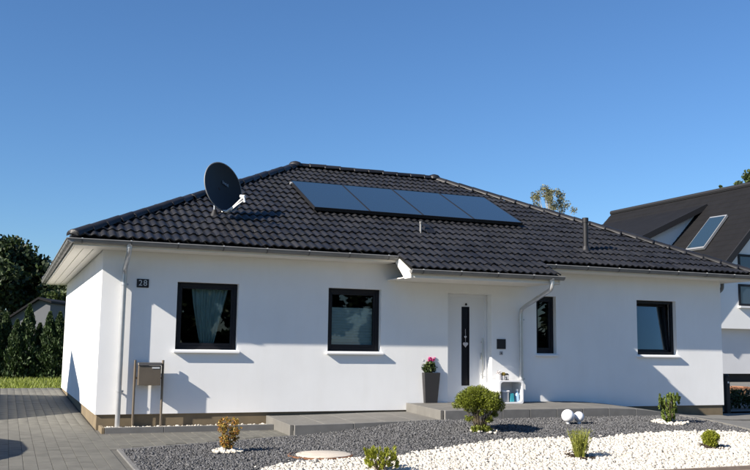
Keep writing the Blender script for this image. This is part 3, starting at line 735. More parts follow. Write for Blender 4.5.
# plaque, bell, number plate
q0, q1 = wx(496.8, 349, 0), wx(505.4, 339.2, 0)
tag(MB().box((q0[0], -.018, q0[2]), (q1[0], .004, q1[2])).build('wall_plaque', M['black'], bevel=.004, origin=(q0[0], 0, q0[2])), 'square black plaque on the white wall beside the front door', 'plaque')
p = wx(501, 353.3, 0)
bell = MB().box((p[0]-.035, -.014, p[2]-.035), (p[0]+.035, .004, p[2]+.035)).build('door_bell', M['silverbox'], bevel=.005, origin=tuple(p)); tag(bell, 'small grey door bell under the black plaque', 'door bell')
MB().tube([(p[0], -.013, p[2]), (p[0], -.024, p[2])], .012, 10).build('button', M['black'], bell, smooth=True)
q0, q1 = wx(136.6, 287.3, 0), wx(148.9, 279.3, 0)
plate = MB().box((q0[0], -.02, q0[2]), (q1[0], .004, q1[2])).build('house_number', M['black'], bevel=.003, origin=(q0[0], 0, q0[2])); tag(plate, 'dark house number plate reading 28 on the front wall', 'number sign')
def text(s, size, x, y, z, m, parent, name, extr=.002, rot=None):
    cu_ = bpy.data.curves.new(name, 'FONT'); cu_.body = s; cu_.size = size; cu_.extrude = extr; cu_.align_x = 'CENTER'; cu_.align_y = 'CENTER'
    t = bpy.data.objects.new(name, cu_); COL.objects.link(t); bpy.context.view_layer.update()
    me = bpy.data.meshes.new_from_object(t); bpy.data.objects.remove(t); me.materials.append(m)
    o = link(name, me, parent); off = worldloc(parent)
    o.matrix_local = Matrix.Translation(Vector((x, y, z))-off) @ (rot or Matrix.Rotation(math.pi/2, 4, 'X')); return o
zc = (q0[2]+q1[2])/2; wdt = q1[0]-q0[0]
text('2', .135, q0[0]+wdt*.30, -.022, zc, M['digit'], plate, 'digit'); text('8', .135, q0[0]+wdt*.70, -.022, zc, M['digit'], plate, 'digit')

# ================================================================== SOLAR COLLECTORS
NS = va([0, -SP, CP]); US = va([1., 0, 0]); VS = va([0, CP, SP])
def rp(px, py, h): return onplane(px, py, va([0, -.61, 2.77])+NS*h, NS)
H_ = 0.14
c0, c1 = rp(313.7, 206.8, H_), rp(523, 222.6, H_); c2 = rp(292.4, 180.2, H_)
X0, X1 = c0[0]+.02, c1[0]; YB, YT = (c0[1]+c1[1])/2, c2[1]
SL = (YT-YB)/CP; CWID = (X1-X0)/4
ords = ('at the satellite dish end of the row', 'second from the satellite dish', 'third from the satellite dish', 'last of the row, farthest from the satellite dish')
for k in range(4):
    xa, xb = X0+k*CWID+.002, X0+(k+1)*CWID-.002
    base = va([0, YB, 0]); base[2] = rz(YB)+H_/CP
    f = lambda x, s, h: tuple(va([x, YB, rz(YB)+(H_)/CP])+VS*s+NS*h)
    root = empty('solar_collector', f((xa+xb)/2, 0, -.1), 'flat solar collector on the roof, '+ords[k], 'solar panel', 'solar collectors in a row on the roof')
    fr = MB(); t = .014
    def bar(x0, x1, s0, s1): fr.hexa([f(x0, s0, -.07), f(x1, s0, -.07), f(x1, s1, -.07), f(x0, s1, -.07)], [f(x0, s0, 0), f(x1, s0, 0), f(x1, s1, 0), f(x0, s1, 0)])
    bar(xa, xb, 0, t); bar(xa, xb, SL-t, SL); bar(xa, xa+t, t, SL-t); bar(xb-t, xb, t, SL-t)
    fr.build('frame', M['colframe'], root)
    MB().hexa([f(xa+t, t, -.03), f(xb-t, t, -.03), f(xb-t, SL-t, -.03), f(xa+t, SL-t, -.03)], [f(xa+t, t, -.006), f(xb-t, t, -.006), f(xb-t, SL-t, -.006), f(xa+t, SL-t, -.006)]).build('pane', M['collector'], root)
    for x in (xa+.2, xb-.2):
        for s in (.25, SL-.25):
            MB().hexa([f(x-.02, s-.03, -.20), f(x+.02, s-.03, -.20), f(x+.02, s+.03, -.20), f(x-.02, s+.03, -.20)], [f(x-.02, s-.03, -.06), f(x+.02, s-.03, -.06), f(x+.02, s+.03, -.06), f(x-.02, s+.03, -.06)]).build('roof_hook', M['steel'], root)
    if k == 0: MB().tube([f(xa-.04, SL-.15, -.03), f(xa, SL-.15, -.03)], .03, 10).build('pipe_stub', M['brk'], root)

# ================================================================== SATELLITE DISH
foot = rp(214.5, 214, 0.03)
dish = empty('satellite_dish', tuple(foot), 'dark satellite dish with white feed arm mounted on the roof', 'satellite dish')
ctr = foot+va([0.13, -0.10, 0.495]); az = math.radians(38); el = math.radians(8)
dn_ = va([math.sin(az)*math.cos(el), -math.cos(az)*math.cos(el), math.sin(el)]); dr_ = va([math.cos(az), math.sin(az), 0]); du_ = np.cross(dr_, -dn_); du_ = du_*np.sign(du_[2])
V = []; F = []; nr_, na = 8, 40; RX, RY, DP = .525, .465, .085
for side, off in ((0, 0.0), (1, -.014)):
    V.append(ctr-dn_*(DP)+dn_*off)
    for i in range(1, nr_+1):
        q = i/nr_
        for j in range(na):
            t = 2*math.pi*j/na; V.append(ctr+dr_*RX*q*math.cos(t)+du_*RY*q*math.sin(t)+dn_*(-DP*(1-q*q)+off))
    b0 = side*(1+nr_*na)
    for j in range(na):
        F.append((b0, b0+1+j, b0+1+(j+1) % na))
        for i in range(nr_-1): F.append((b0+1+i*na+j, b0+1+(i+1)*na+j, b0+1+(i+1)*na+(j+1) % na, b0+1+i*na+(j+1) % na))
k1 = 1+(nr_-1)*na; k2 = k1+1+nr_*na
F += [(k1+j, k1+(j+1) % na, k2+(j+1) % na, k2+j) for j in range(na)]
MB().add(V, F).build('reflector', M['dish'], dish, smooth=True)
rim = [ctr+dr_*RX*math.cos(t)+du_*RY*math.sin(t)-dn_*.006 for t in np.linspace(0, 2*math.pi, 49)]
MB().tube(rim, .011, 6, cap=False).build('rim', M['zinc'], dish, smooth=True)
bot = ctr-du_*(RY-.03)-dn_*.02
MB().tube([foot-[0, 0, .12], foot+[0, 0, .55]], .026, 12).build('mast', M['steel'], dish, smooth=True)
bk = MB(); bk.hexa([tuple(foot+[-.06, -.02, .36]), tuple(foot+[.06, -.02, .36]), tuple(foot+[.06, .05, .36]), tuple(foot+[-.06, .05, .36])], [tuple(foot+[-.06, -.02, .54]), tuple(foot+[.06, -.02, .54]), tuple(foot+[.06, .05, .54]), tuple(foot+[-.06, .05, .54])])
bk.tube([foot+[0, 0, .44], ctr-dn_*(DP+.02)], .05, 8); bk.build('bracket', M['black'], dish)
MB().lathe(tuple(foot-[0, 0, .06]), [(.10, 0), (.06, .08), (.032, .14)], 12).build('roof_collar', M['black'], dish, smooth=True)
foc = bot+dn_*.44+du_*.15
am = MB().tube([bot-du_*.02, bot+dn_*.06-du_*.03, bot+dn_*.22+du_*.03, foc], [.028, .026, .018, .018], 10); am.tube([bot-dr_*.07-du_*.02, bot+dr_*.07-du_*.02], .022, 8)
am.build('feed_arm', M['alu'], dish, smooth=True)
MB().tube([bot+dn_*.14-du_*.03, bot+dn_*.30+du_*.04, foc-du_*.06], .011, 8).build('cable', M['alu'], dish, smooth=True)
MB().tube([foc-dn_*.05+du_*.03, foc+dn_*.04+du_*.01], [.032, .026], 10).tube([foc+dn_*.02, foc+dn_*.03-du_*.10], .02, 8).build('receiver', M['alu'], dish, smooth=True)
em = MB()
for k, (dx_, h) in enumerate(((0, .060), (.03, .048), (.055, .040), (.08, .052), (.105, .044), (.13, .060))):
    p0 = ctr+dr_*(.06+dx_)+du_*(.095-.01*k)+dn_*(-DP*.93+.012+.03*dx_/.13*.4)
    em.hexa([tuple(p0+dr_*a_+dn_*b_) for a_, b_ in ((0, 0), (.017, 0), (.017, .004), (0, .004))], [tuple(p0+dr_*(a_+.006)+du_*h+dn_*(b_)) for a_, b_ in ((0, 0), (.017, 0), (.017, .004), (0, .004))])
em.build('emblem', M['grey'], dish)

# ================================================================== SMALL THINGS AT THE HOUSE
# mailbox on two posts
mxl, mxr = wx(134, 390, -.09)[0], wx(162, 390, -.09)[0]; mzt = wx(134, 360, -.09)[2]
mail = empty('mailbox', ((mxl+mxr)/2, -.09, -.2), 'bronze steel mailbox on two slim posts against the house wall', 'mailbox')
for x in (mxl, mxr): MB().tube([(x, -.09, -.3), (x, -.09, mzt)], .020, 12).build('post', M['bronze'], mail, smooth=True)
bz0, bz1 = wx(150, 385.5, -.2)[2], wx(150, 362.5, -.2)[2]
MB().box((mxl+.045, -.20, bz0), (mxr-.045, -.075, bz1-.055)).build('box', M['bronze'], mail, bevel=.006)
MB().prism([(mxl+.035, -.215, bz1-.05), (mxl+.035, -.07, bz1-.05), (mxl+.035, -.07, bz1), (mxl+.035, -.19, bz1-.005)], (mxr-mxl-.07, 0, 0)).build('flap', M['bronzed'], mail, bevel=.004)
MB().box((mxl+.26, -.206, bz1-.10), (mxr-.07, -.199, bz1-.075)).build('name_slot', M['digit'], mail)
for x in (mxl, mxr): MB().box((min(x, x+(.05 if x == mxl else -.05)), -.10, bz0+.1), (max(x, x+(.05 if x == mxl else -.05)), -.08, bz0+.13)).build('mount', M['bronze'], mail)
# planter
pb = on(428.5, 403, 2, float(land_top(5.8, -.25))); 
pl = empty('planter', tuple(pb), 'tall tapered anthracite planter standing on the landing by the door', 'planter')
px_, py_, pz_ = pb; hb_, ht_ = .125, .165; PH = .565
mb = MB(); Vp = []
for h, hw in ((0, hb_), (PH, ht_), (PH, ht_-.02), (PH-.05, ht_-.025)):
    Vp += [(px_-hw, py_-hw, pz_+h), (px_+hw, py_-hw, pz_+h), (px_+hw, py_+hw, pz_+h), (px_-hw, py_+hw, pz_+h)]
mb.add(Vp, [(0, 3, 2, 1)]+[(r*4+k, r*4+(k+1) % 4, r*4+4+(k+1) % 4, r*4+4+k) for r in range(3) for k in range(4)]+[(12, 13, 14, 15)])
mb.build('pot', M['planter'], pl, bevel=.004)
MB().box((px_-ht_+.025, py_-ht_+.025, pz_+PH-.07), (px_+ht_-.025, py_+ht_-.025, pz_+PH-.03)).build('soil', M['earth'], pl)
def plant(name, loc, label, cat='plant', group=None): return empty(name, tuple(loc), label, cat, group)
fl = plant('flowering_plant', (px_, py_, pz_+PH-.04), 'leafy plant with pink and white flowers in the tall planter', 'flower')
T = va([px_, py_, pz_+PH-.04])
P, u = blobpts([T+[0, 0, .11], T+[-.09, 0, .14], T+[.09, .02, .14], T+[0, -.06, .17]], [.14, .10, .10, .10], 1900); V, F = leaves(P, .034, 1.7); npmesh('foliage', V, F, M['leaf_mid'], fl)
for c, r_, m_ in (((.00, -.05, .275), .058, 'pink'), ((.07, -.03, .29), .055, 'pink'), ((.02, .04, .31), .055, 'pink'), ((-.13, -.02, .28), .036, 'wpetal'), ((.13, .0, .27), .036, 'wpetal')):
    P, u = blobpts([T+c], [r_], 90); V, F = leaves(P, .03, 1.1); npmesh('flower_head', V, F, M[m_], fl)
    MB().tube([T+[c[0]*.2, c[1]*.2, 0], T+va(c)*[.7, .7, .6], T+c], .004, 5).build('stem', M['leaf_mid'], fl)
# white cube shelf with things in it
zl = float(land_top(7.6, -.3)); s0 = on(500.5, 402.3, 2, zl); s1 = on(524, 402.0, 2, zl)
SX0, SX1 = s0[0], s0[0]+.47; SYF = -.40; SYB = -.03
SX0 = wx(499.5, 392, SYF)[0]; SX1 = wx(523.5, 392, SYF)[0]; SZ1 = wx(510, 380.5, SYF)[2]; SZ0 = float(land_top(7.6, -.2))-.004
shelf = empty('cube_shelf', ((SX0+SX1)/2, -.2, SZ0), 'small white open cube shelf on the landing beside the door', 'shelf')
def roundrect(x0, x1, z0, z1, r, n=5):
    o_ = []
    for cx_, cz_, a0 in ((x1-r, z1-r, 0), (x0+r, z1-r, 90), (x0+r, z0+r, 180), (x1-r, z0+r, 270)):
        for k in range(n+1):
            a = math.radians(a0+90*k/n); o_.append((cx_+r*math.cos(a), cz_+r*math.sin(a)))
    return o_
oo = roundrect(SX0, SX1, SZ0, SZ1, .035); ii = roundrect(SX0+.028, SX1-.028, SZ0+.028, SZ1-.028, .06); n = len(oo)
V = [(x, SYF, z) for x, z in oo]+[(x, SYF, z) for x, z in ii]+[(x, SYB, z) for x, z in oo]+[(x, SYB, z) for x, z in ii]
F = []
for k in range(n):
    j = (k+1) % n; F += [(k, j, n+j, n+k), (2*n+k, 3*n+k, 3*n+j, 2*n+j), (k, 2*n+k, 2*n+j, j), (n+k, n+j, 3*n+j, 3*n+k)]
MB().add(V, F).build('shell', M['white'], shelf, smooth=True)
MB().prism([(x, SYB-.012, z) for x, z in roundrect(SX0+.02, SX1-.02, SZ0+.02, SZ1-.02, .06)], (0, .008, 0)).build('back_panel', M['white'], shelf)
sw_ = SX1-SX0; zi = SZ0+.028
o = MB().box((SX0+.10, -.36, zi), (SX0+.24, -.22, zi+.19)).build('storage_tin', M['silverbox'], bevel=.012, origin=(SX0+.17, -.29, zi)); tag(o, 'grey tin standing in the white cube shelf', 'tin')
MB().box((SX0+.095, -.365, zi+.186), (SX0+.245, -.215, zi+.215)).build('lid', M['white'], o, bevel=.008)
o = MB().prism([(SX0+.255, -.36, zi), (SX0+.355, -.36, zi), (SX0+.345, -.35, zi+.16), (SX0+.265, -.35, zi+.165)], (0, .12, 0)).build('teal_bag', M['teal'], bevel=.01, origin=(SX0+.3, -.3, zi)); tag(o, 'teal bag standing in the white cube shelf', 'bag')
o = MB().lathe((SX1-.085, -.30, zi), [(.035, 0), (.042, .02), (.042, .14), (.02, .18), (.02, .21)], 14).build('blue_bottle', mat('pale_blue_bottle', (.30, .45, .62), .3), smooth=True, origin=(SX1-.085, -.3, zi)); tag(o, 'pale blue bottle beside the teal bag in the cube shelf', 'bottle')
MB().lathe((SX1-.085, -.30, zi+.205), [(.023, 0), (.023, .03)], 12).build('cap', M['white'], o)
for dx_, r_, h_, lab, m_ in ((.08, .055, .11, 'round white flower pot on top of the cube shelf', 'wpetal'), (.175, .05, .085, 'squat grey pot on top of the cube shelf', 'silverbox')):
    o = MB().lathe((SX0+dx_, -.24, SZ1), [(r_*.7, 0), (r_, h_*.5), (r_*.95, h_), (r_*.8, h_), (r_*.75, h_*.8)], 16).build('pot', M[m_], smooth=True, origin=(SX0+dx_, -.24, SZ1)); tag(o, lab, 'pot')
    P, u = blobpts([(SX0+dx_, -.24, SZ1+h_+.02)], [.045], 120); V, F = leaves(P, .025, 1.4); npmesh('foliage', V, F, M['leaf_olive' if dx_ > .1 else 'wpetal'], o)
ln = empty('lantern', (SX0+.255, -.24, SZ1), 'small dark lantern on top of the cube shelf', 'lantern')
MB().box((SX0+.225, -.27, SZ1), (SX0+.285, -.21, SZ1+.012)).build('base', M['black'], ln)
for a_, b_ in ((.227, -.268), (.279, -.268), (.227, -.216), (.279, -.216)): MB().box((SX0+a_, b_, SZ1+.012), (SX0+a_+.005, b_+.005, SZ1+.095)).build('corner_post', M['black'], ln)
MB().prism([(SX0+.22, -.275, SZ1+.095), (SX0+.29, -.275, SZ1+.095), (SX0+.255, -.275, SZ1+.13)], (0, .07, 0)).build('roof', M['black'], ln)
MB().lathe((SX0+.2545, -.2405, SZ1+.012), [(.017, 0), (.017, .05)], 12).build('candle', M['wpetal'], ln)

# ================================================================== GARDEN
def ring(px, py, r0, r1, label, n=150, size=.04):
    c = gp(px, py); a = rng.uniform(0, 2*math.pi, n); r_ = rng.uniform(r0, r1, n)
    XY = np.stack([c[0]+r_*np.cos(a), c[1]+r_*np.sin(a)], 1)
    tag(stones('white_pebbles', XY, size, M['whitest'], lambda x, y: hz(x, y)+.012), label, 'pebbles')
def stems(c, n, spread, h, r, mname, parent, name='stem', jit=.06, joined=True):
    mb = MB()
    for k in range(n):
        a = rng.uniform(0, 2*math.pi); q = rng.uniform(.2, 1)*spread; b = c+va([math.cos(a), math.sin(a), 0])*.02
        tip = c+va([q*math.cos(a), q*math.sin(a), h*rng.uniform(.75, 1)]); mid = b*.5+tip*.5+rng.normal(size=3)*jit*h*.4
        mb.tube([b-[0, 0, .02], mid, tip], [r, r*.75, r*.4], 5)
    return mb.build(name, M[mname], parent, smooth=True)
# reddish shrub
c = gp(228, 452.5); o = plant('barberry_shrub', c, 'small shrub with rusty red and green leaves in dark gravel', 'shrub')
stems(c, 16, .13, .36, .006, 'stem', o)
bc, br = [], []
for k in range(150):
    a = rng.uniform(0, 6.28); h = rng.uniform(.08, .45); q = math.sqrt(rng.uniform(0, 1))*.17*min(1, .30+.8*h/.33)*(1 if h < .38 else .8); bc.append(c+va([q*math.cos(a), q*math.sin(a), h])); br.append(rng.uniform(.012, .034))
P, u = blobpts(bc, br, 2300); V, F = leaves(P, .017, 1.5); m_ = rng.random(len(P)) < .38
npmesh('red_foliage', V, np.arange(len(V)).reshape(-1, 4)[m_], M['leaf_red'], o); npmesh('green_foliage', V, np.arange(len(V)).reshape(-1, 4)[~m_], M['leaf_olive'], o)
ring(228, 452.5, .05, .21, 'ring of white pebbles round the rusty red shrub', 190)
# big rounded yew
c = gp(480, 431.5); o = plant('yew_bush', c, 'large rounded yellow-green evergreen bush in dark gravel before the door', 'bush')
stems(c, 40, .26, .42, .008, 'stem', o, jit=.08)
bc, br = [], []
for k in range(80):
    u = unit(rng.normal(size=3)); u[2] = abs(u[2])*1.0-.28; q = rng.uniform(.55, .95)
    bc.append(c+va([0, 0, .46])+u*[.41, .41, .27]*q); br.append([.085*rng.uniform(.7, 1.2)]*3)
bc.append(c+va([0, 0, .46])); br.append([.36, .36, .20])
for k in range(16):
    a = rng.uniform(0, 6.28); h = rng.uniform(.16, .34); q = .08+h*.6; bc.append(c+va([q*math.cos(a), q*math.sin(a), h])); br.append([.045*rng.uniform(.7, 1.3)]*3)
P, u = blobpts(bc, br, 32000, shell=.4); cen = c+va([0, 0, .35]); V, F = leaves(P, .011, 3.2, unit(P-cen)+[0, 0, .35], .55)
npmesh('foliage', V, F, M['leaf_bush'], o)
P, u = blobpts([c+va([-.10, -.08, .05]), c+va([.06, -.10, .04]), c+va([.0, -.05, .07])], [[.10, .09, .05], [.09, .08, .05], [.07, .07, .05]], 1100); V, F = leaves(P, .016, 3, va([[0, 0, 1.]]), .6); npmesh('base_growth', V, F, M['leaf_bush'], o)
ring(484, 432, .08, .24, 'scattered white pebbles round the base of the large bush', 40)
# upright box plant
c = gp(670, 423.5); o = plant('upright_shrub', c, 'upright dark green shrub with a ring of pebbles near the right house corner', 'shrub')
stems(c, 18, .12, .44, .006, 'stem', o, jit=.03)
bc, br = [], []
for k in range(110):
    a = rng.uniform(0, 6.28); q = rng.uniform(0, .24); h = rng.uniform(.05, .50); bc.append(c+va([q*math.cos(a)*(.5+h), q*math.sin(a)*(.5+h), h])); br.append([.018, .018, .055])
P, u = blobpts(bc, br, 4200); V, F = leaves(P, .018, 2.2, va([[0, 0, 1.]]), .6); npmesh('foliage', V, F, M['leaf_con'], o)
ring(670, 423.5, .12, .30, 'ring of white pebbles round the upright shrub', 230)
# ball
c = gp(711, 448.5); o = plant('ball_shrub', c, 'small round bright green ball shrub set in the white pebbles', 'shrub')
stems(c, 10, .08, .16, .005, 'stem', o)
bc = [c+va([0, 0, .14])]+[c+va([0, 0, .14])+unit(rng.normal(size=3))*.085 for _ in range(22)]; br = [.125]+[.055]*22
P, u = blobpts(bc, br, 6500, shell=.4); P = P[P[:, 2] > c[2]]; V, F = leaves(P, .012, 2.2, unit(P-c-[0, 0, .1]), .7); npmesh('foliage', V, F, M['leaf_ball'], o)
# tufty grass plant with tag
c = gp(580, 458.5); o = plant('tufted_plant', c, 'thin feathery green plant with a yellow tag in white pebbles', 'plant')
n = 420; a = rng.uniform(0, 6.28, n); q = rng.uniform(0, .06, n); b0 = c+np.stack([q*np.cos(a), q*np.sin(a), 0*a], 1); ln_ = rng.uniform(.16, .42, n); sp = rng.uniform(0, .42, n)
d_ = unit(np.stack([sp*np.cos(a), sp*np.sin(a), 1+0*a], 1)); s_ = unit(np.cross(d_, rng.normal(size=(n, 3))))*.004
V = np.stack([b0-s_, b0+s_, b0+d_*ln_[:, None]+s_*.3, b0+d_*ln_[:, None]-s_*.3], 1).reshape(-1, 3); npmesh('blades', V, np.arange(4*n).reshape(-1, 4), M['blade'], o)
P = b0+d_*(ln_*rng.uniform(.35, 1, n))[:, None]; P = np.concatenate([P]*3)+rng.normal(size=(3*n, 3))*.012; V, F = leaves(P, .011, 2.6, va([[0, 0, 1.]]), .7); npmesh('foliage', V, F, M['blade'], o)
t_ = c+va([.02, -.07, 0]); tg = MB().hexa([tuple(t_+[-.018, 0, -.02]), tuple(t_+[.018, 0, -.02]), tuple(t_+[.018, .004, -.02]), tuple(t_+[-.018, .004, -.02])], [tuple(t_+[-.02, .02, .15]), tuple(t_+[.02, .02, .15]), tuple(t_+[.02, .024, .15]), tuple(t_+[-.02, .024, .15])]).build('plant_tag', M['tag'], origin=tuple(t_)); tag(tg, 'yellow plant tag stuck in the pebbles before the feathery plant', 'plant tag')
def shadowpatch(px, py, r_, label):  # dark crumbs that stand in for the shadow patch round a plant
    c_ = gp(px, py); n_ = 170; a_ = rng.uniform(0, 6.28, n_); q_ = r_*np.sqrt(rng.uniform(0, 1, n_))
    tag(stones('shadow_crumbs', np.stack([c_[0]+q_*np.cos(a_), c_[1]+q_*np.sin(a_)*1.2], 1), .032, M['earth'], lambda x, y: hz(x, y)+.012), label, 'soil')
shadowpatch(580, 458, .18, 'dark crumbs standing in for the shadow round the feathery plant'); shadowpatch(711, 448, .17, 'dark crumbs standing in for the shadow round the ball shrub')
# yellow shrub at the lower edge
c = gp(381, 472.5); o = plant('yellow_shrub', c, 'low yellow-green spreading shrub at the edge of the white pebbles', 'shrub')
stems(c, 26, .22, .24, .005, 'stem', o)
bc, br = [], []
for k in range(120):
    a = rng.uniform(0, 6.28); q = math.sqrt(rng.uniform(0, 1))*.21; bc.append(c+va([q*math.cos(a), q*math.sin(a), rng.uniform(.04, .27)*(1.1-q*1.5)+q*.25])); br.append(rng.uniform(.012, .032))
P, u = blobpts(bc, br, 1700); V, F = leaves(P, .013, 4.0, unit(P-c)+[0, 0, .3], .4); npmesh('foliage', V, F, M['leaf_ball'], o)
# globe lamps
for px, py, r_, lab in ((568, 424.6, .108, 'larger white garden globe lying on the dark gravel'), (579, 424.2, .088, 'smaller white garden globe beside the larger one on the dark gravel')):
    c = gp(px, py); o = empty('garden_globe', tuple(c), lab, 'globe lamp', 'white globes on the gravel')
    n_ = 12; MB().lathe((c[0], c[1], c[2]+.035), [(max(.003, r_*math.sin(math.pi*k/n_)), r_-r_*math.cos(math.pi*k/n_)) for k in range(n_+1)], 24).build('globe', M['globe'], o, smooth=True)
    MB().lathe((c[0], c[1], c[2]-.05), [(.012, 0), (.03, .05), (.034, .095)], 14).build('socket', M['white'], o, smooth=True)
# inspection cover
c = gp(320, 456); R_ = .44; o = empty('inspection_cover', tuple(c), 'round concrete inspection cover with rusty rim between the gravels', 'manhole cover')
sl_ = 0.02
mb = MB().lathe(tuple(c-[0, 0, .05]), [(R_, 0), (R_, .066), (R_-.03, .07), (R_-.03, .04)], 40); mb.build('rim', M['rust'], o, smooth=True)
MB().lathe(tuple(c-[-.05, 0, .05]), [(R_-.07, 0), (R_-.07, .074), (R_-.085, .080), (.004, .083)], 40).build('lid', M['manhole'], o, smooth=True)

# ================================================================== RIGHT BACKGROUND
ZR = 8.1
f1, f2 = on(612, 217.5, 2, ZR), on(750, 190, 2, ZR)        # points on the neighbour's ridge
rd = (f2-f1); Lr = np.linalg.norm(rd); rd = rd/Lr; rd3 = rd
dw = va([rd[1], -rd[0], 0]); 
if dw@(CAM-f1) < 0: dw = -dw                             # downhill towards the camera
G = f2+rd*1.9; Fb = f1                                   # gable end and far end of the ridge
HW = 4.9; NE = ZR-HW*1.0
ngz = float(hz(20, 20))-.05
nb = empty('neighbour_house', (G[0], G[1], ngz), 'white gabled neighbour house with steep dark roof and solar panel', 'house')
def np_(t, s, z): return tuple(G-rd*t+dw*s+va([0, 0, z-ZR]))
LN = np.linalg.norm(G-Fb)
OV = .22
# roof slabs
for sg in (1, -1):
    mb = MB(); e_ = HW+.5
    mb.hexa([np_(-OV, 0, ZR-.02), np_(LN, 0, ZR-.02), np_(LN, sg*e_, ZR-e_-.02), np_(-OV, sg*e_, ZR-e_-.02)], [np_(-OV, 0, ZR+.2), np_(LN, 0, ZR+.2), np_(LN, sg*e_, ZR-e_+.2), np_(-OV, sg*e_, ZR-e_+.2)])
    rfn = mb.build('roof', M['nroof'], nb)
    MB().hexa([np_(-OV-.06, 0, ZR-.10), np_(-OV-.001, 0, ZR-.10), np_(-OV-.001, sg*e_, ZR-e_-.10), np_(-OV-.06, sg*e_, ZR-e_-.10)], [np_(-OV-.06, 0, ZR+.24), np_(-OV-.001, 0, ZR+.24), np_(-OV-.001, sg*e_, ZR-e_+.24), np_(-OV-.06, sg*e_, ZR-e_+.24)]).build('verge_board', M['nverge'], rfn)
    if sg == 1:
        for k in range(1, 22):                           # courses of the near slope
            s_ = k*e_/22; MB().hexa([np_(-OV, s_-.05, ZR-s_+.20), np_(LN, s_-.05, ZR-s_+.20), np_(LN, s_, ZR-s_+.18), np_(-OV, s_, ZR-s_+.18)], [np_(-OV, s_-.05, ZR-s_+.252), np_(LN, s_-.05, ZR-s_+.252), np_(LN, s_, ZR-s_+.222), np_(-OV, s_, ZR-s_+.222)]).build('tile_course', M['nroof'], rfn)
MB().tube([np_(-OV-.05, 0, ZR+.24), np_(LN+.03, 0, ZR+.24)], .12, 8).build('ridge_cap', M['nverge'], nb, smooth=True)
# body
ZC = 2.05
body = MB()
body.prism([np_(0.0, HW, ZC), np_(0.0, HW, NE), np_(0, 0, ZR-.03), np_(0, -HW, NE), np_(0, -HW, ZC)], tuple(-rd*(LN-.2)))
body.build('wall', M['nwall'], nb)
lo = MB(); lo.hexa([np_(.35, HW-.3, .30), np_(.35, -HW, .30), np_(LN-.2, -HW, .30), np_(LN-.2, HW-.3, .30)], [np_(.35, HW-.3, ZC-.002), np_(.35, -HW, ZC-.002), np_(LN-.2, -HW, ZC-.002), np_(LN-.2, HW-.3, ZC-.002)]); lo.build('ground_floor_wall', M['npanel'], nb)
MB().hexa([np_(.6, HW-.5, ngz-.2), np_(.6, -HW, ngz-.2), np_(LN-.4, -HW, ngz-.2), np_(LN-.4, HW-.5, ngz-.2)], [np_(.6, HW-.5, .302), np_(.6, -HW, .302), np_(LN-.4, -HW, .302), np_(LN-.4, HW-.5, .302)]).build('base', M['nverge'], nb)
for s_ in (1.6, -1.0): MB().tube([np_(.2, s_, ngz-.1), np_(.2, s_, ZC-.001)], .06, 8).build('post', M['pipe'], nb)
def gwin(pa, pb_, name='window'):
    q0 = onplane(*pa, G, rd); q1 = onplane(*pb_, G, rd)
    s0, s1 = (q0-G)@dw, (q1-G)@dw; z0_, z1_ = q1[2], q0[2]
    s1 = s0-1.7 if abs(s1-s0) < 1.7 else s1
    mb = MB(); t = .09
    for a_, b_, c_, d_ in ((s0, s0-t, z0_, z1_), (s1+t, s1, z0_, z1_), (s0-t, s1+t, z0_, z0_+t), (s0-t, s1+t, z1_-t, z1_)):
        mb.hexa([np_(-.04, a_, c_), np_(-.04, b_, c_), np_(.06, b_, c_), np_(.06, a_, c_)], [np_(-.04, a_, d_), np_(-.04, b_, d_), np_(.06, b_, d_), np_(.06, a_, d_)])
    o_ = mb.build(name, M['frame'], nb)
    MB().hexa([np_(-.012, s0-t, z0_+t), np_(-.012, s1+t, z0_+t), np_(.05, s1+t, z0_+t), np_(.05, s0-t, z0_+t)], [np_(-.012, s0-t, z1_-t), np_(-.012, s1+t, z1_-t), np_(.05, s1+t, z1_-t), np_(.05, s0-t, z1_-t)]).build('pane', M['nwin'], o_)
    MB().hexa([np_(-.14, s0+.05, z0_-.08), np_(-.14, s1-.05, z0_-.08), np_(-.002, s1-.05, z0_-.08), np_(-.002, s0+.05, z0_-.08)], [np_(-.14, s0+.05, z0_-.004), np_(-.14, s1-.05, z0_-.004), np_(-.002, s1-.05, z0_-.004), np_(-.002, s0+.05, z0_-.004)]).build('sill', M['npanel'], o_)
gwin((737.5, 254), (752, 272)); gwin((738, 284), (755, 306.5))
# shed dormer on the left part of the near slope
nn_ = unit(dw+va([0, 0, 1.]))
pl0 = va(np_(0, 0, ZR+.2))
k0 = onplane(705, 208, pl0, nn_); k1_ = onplane(672, 246, pl0, nn_)
t0 = float((G-k0)@rd); s_top = float((k0-G)@dw)
s_out = s_top+3.9; zt_ = ZR-s_top+.2; dt = math.tan(math.radians(25)); zo = zt_-(s_out-s_top)*dt
dm = MB().hexa([np_(t0, s_top, zt_+.0), np_(LN+.05, s_top, zt_+.0), np_(LN+.05, s_out+.3, zo-.3*dt), np_(t0, s_out+.3, zo-.3*dt)], [np_(t0, s_top-.1, zt_+.17), np_(LN+.05, s_top-.1, zt_+.17), np_(LN+.05, s_out+.3, zo-.3*dt+.17), np_(t0, s_out+.3, zo-.3*dt+.17)]).build('dormer_roof', M['nroof'], nb)
MB().prism([np_(t0+.25, s_top+.1, zt_-.06), np_(t0+.25, s_out, zo-.01), np_(t0+.25, s_out, ZR-s_out+.1)], tuple(-rd*(LN-t0-.5))).build('dormer_wall', M['nwall'], nb)
MB().hexa([np_(t0-.05, s_top, zt_-.10), np_(t0-.001, s_top, zt_-.10), np_(t0-.001, s_out+.32, zo-.3*dt-.10), np_(t0-.05, s_out+.32, zo-.3*dt-.10)], [np_(t0-.05, s_top-.1, zt_+.2), np_(t0-.001, s_top-.1, zt_+.2), np_(t0-.001, s_out+.32, zo-.3*dt+.2), np_(t0-.05, s_out+.32, zo-.3*dt+.2)]).build('verge_board', M['nverge'], dm)
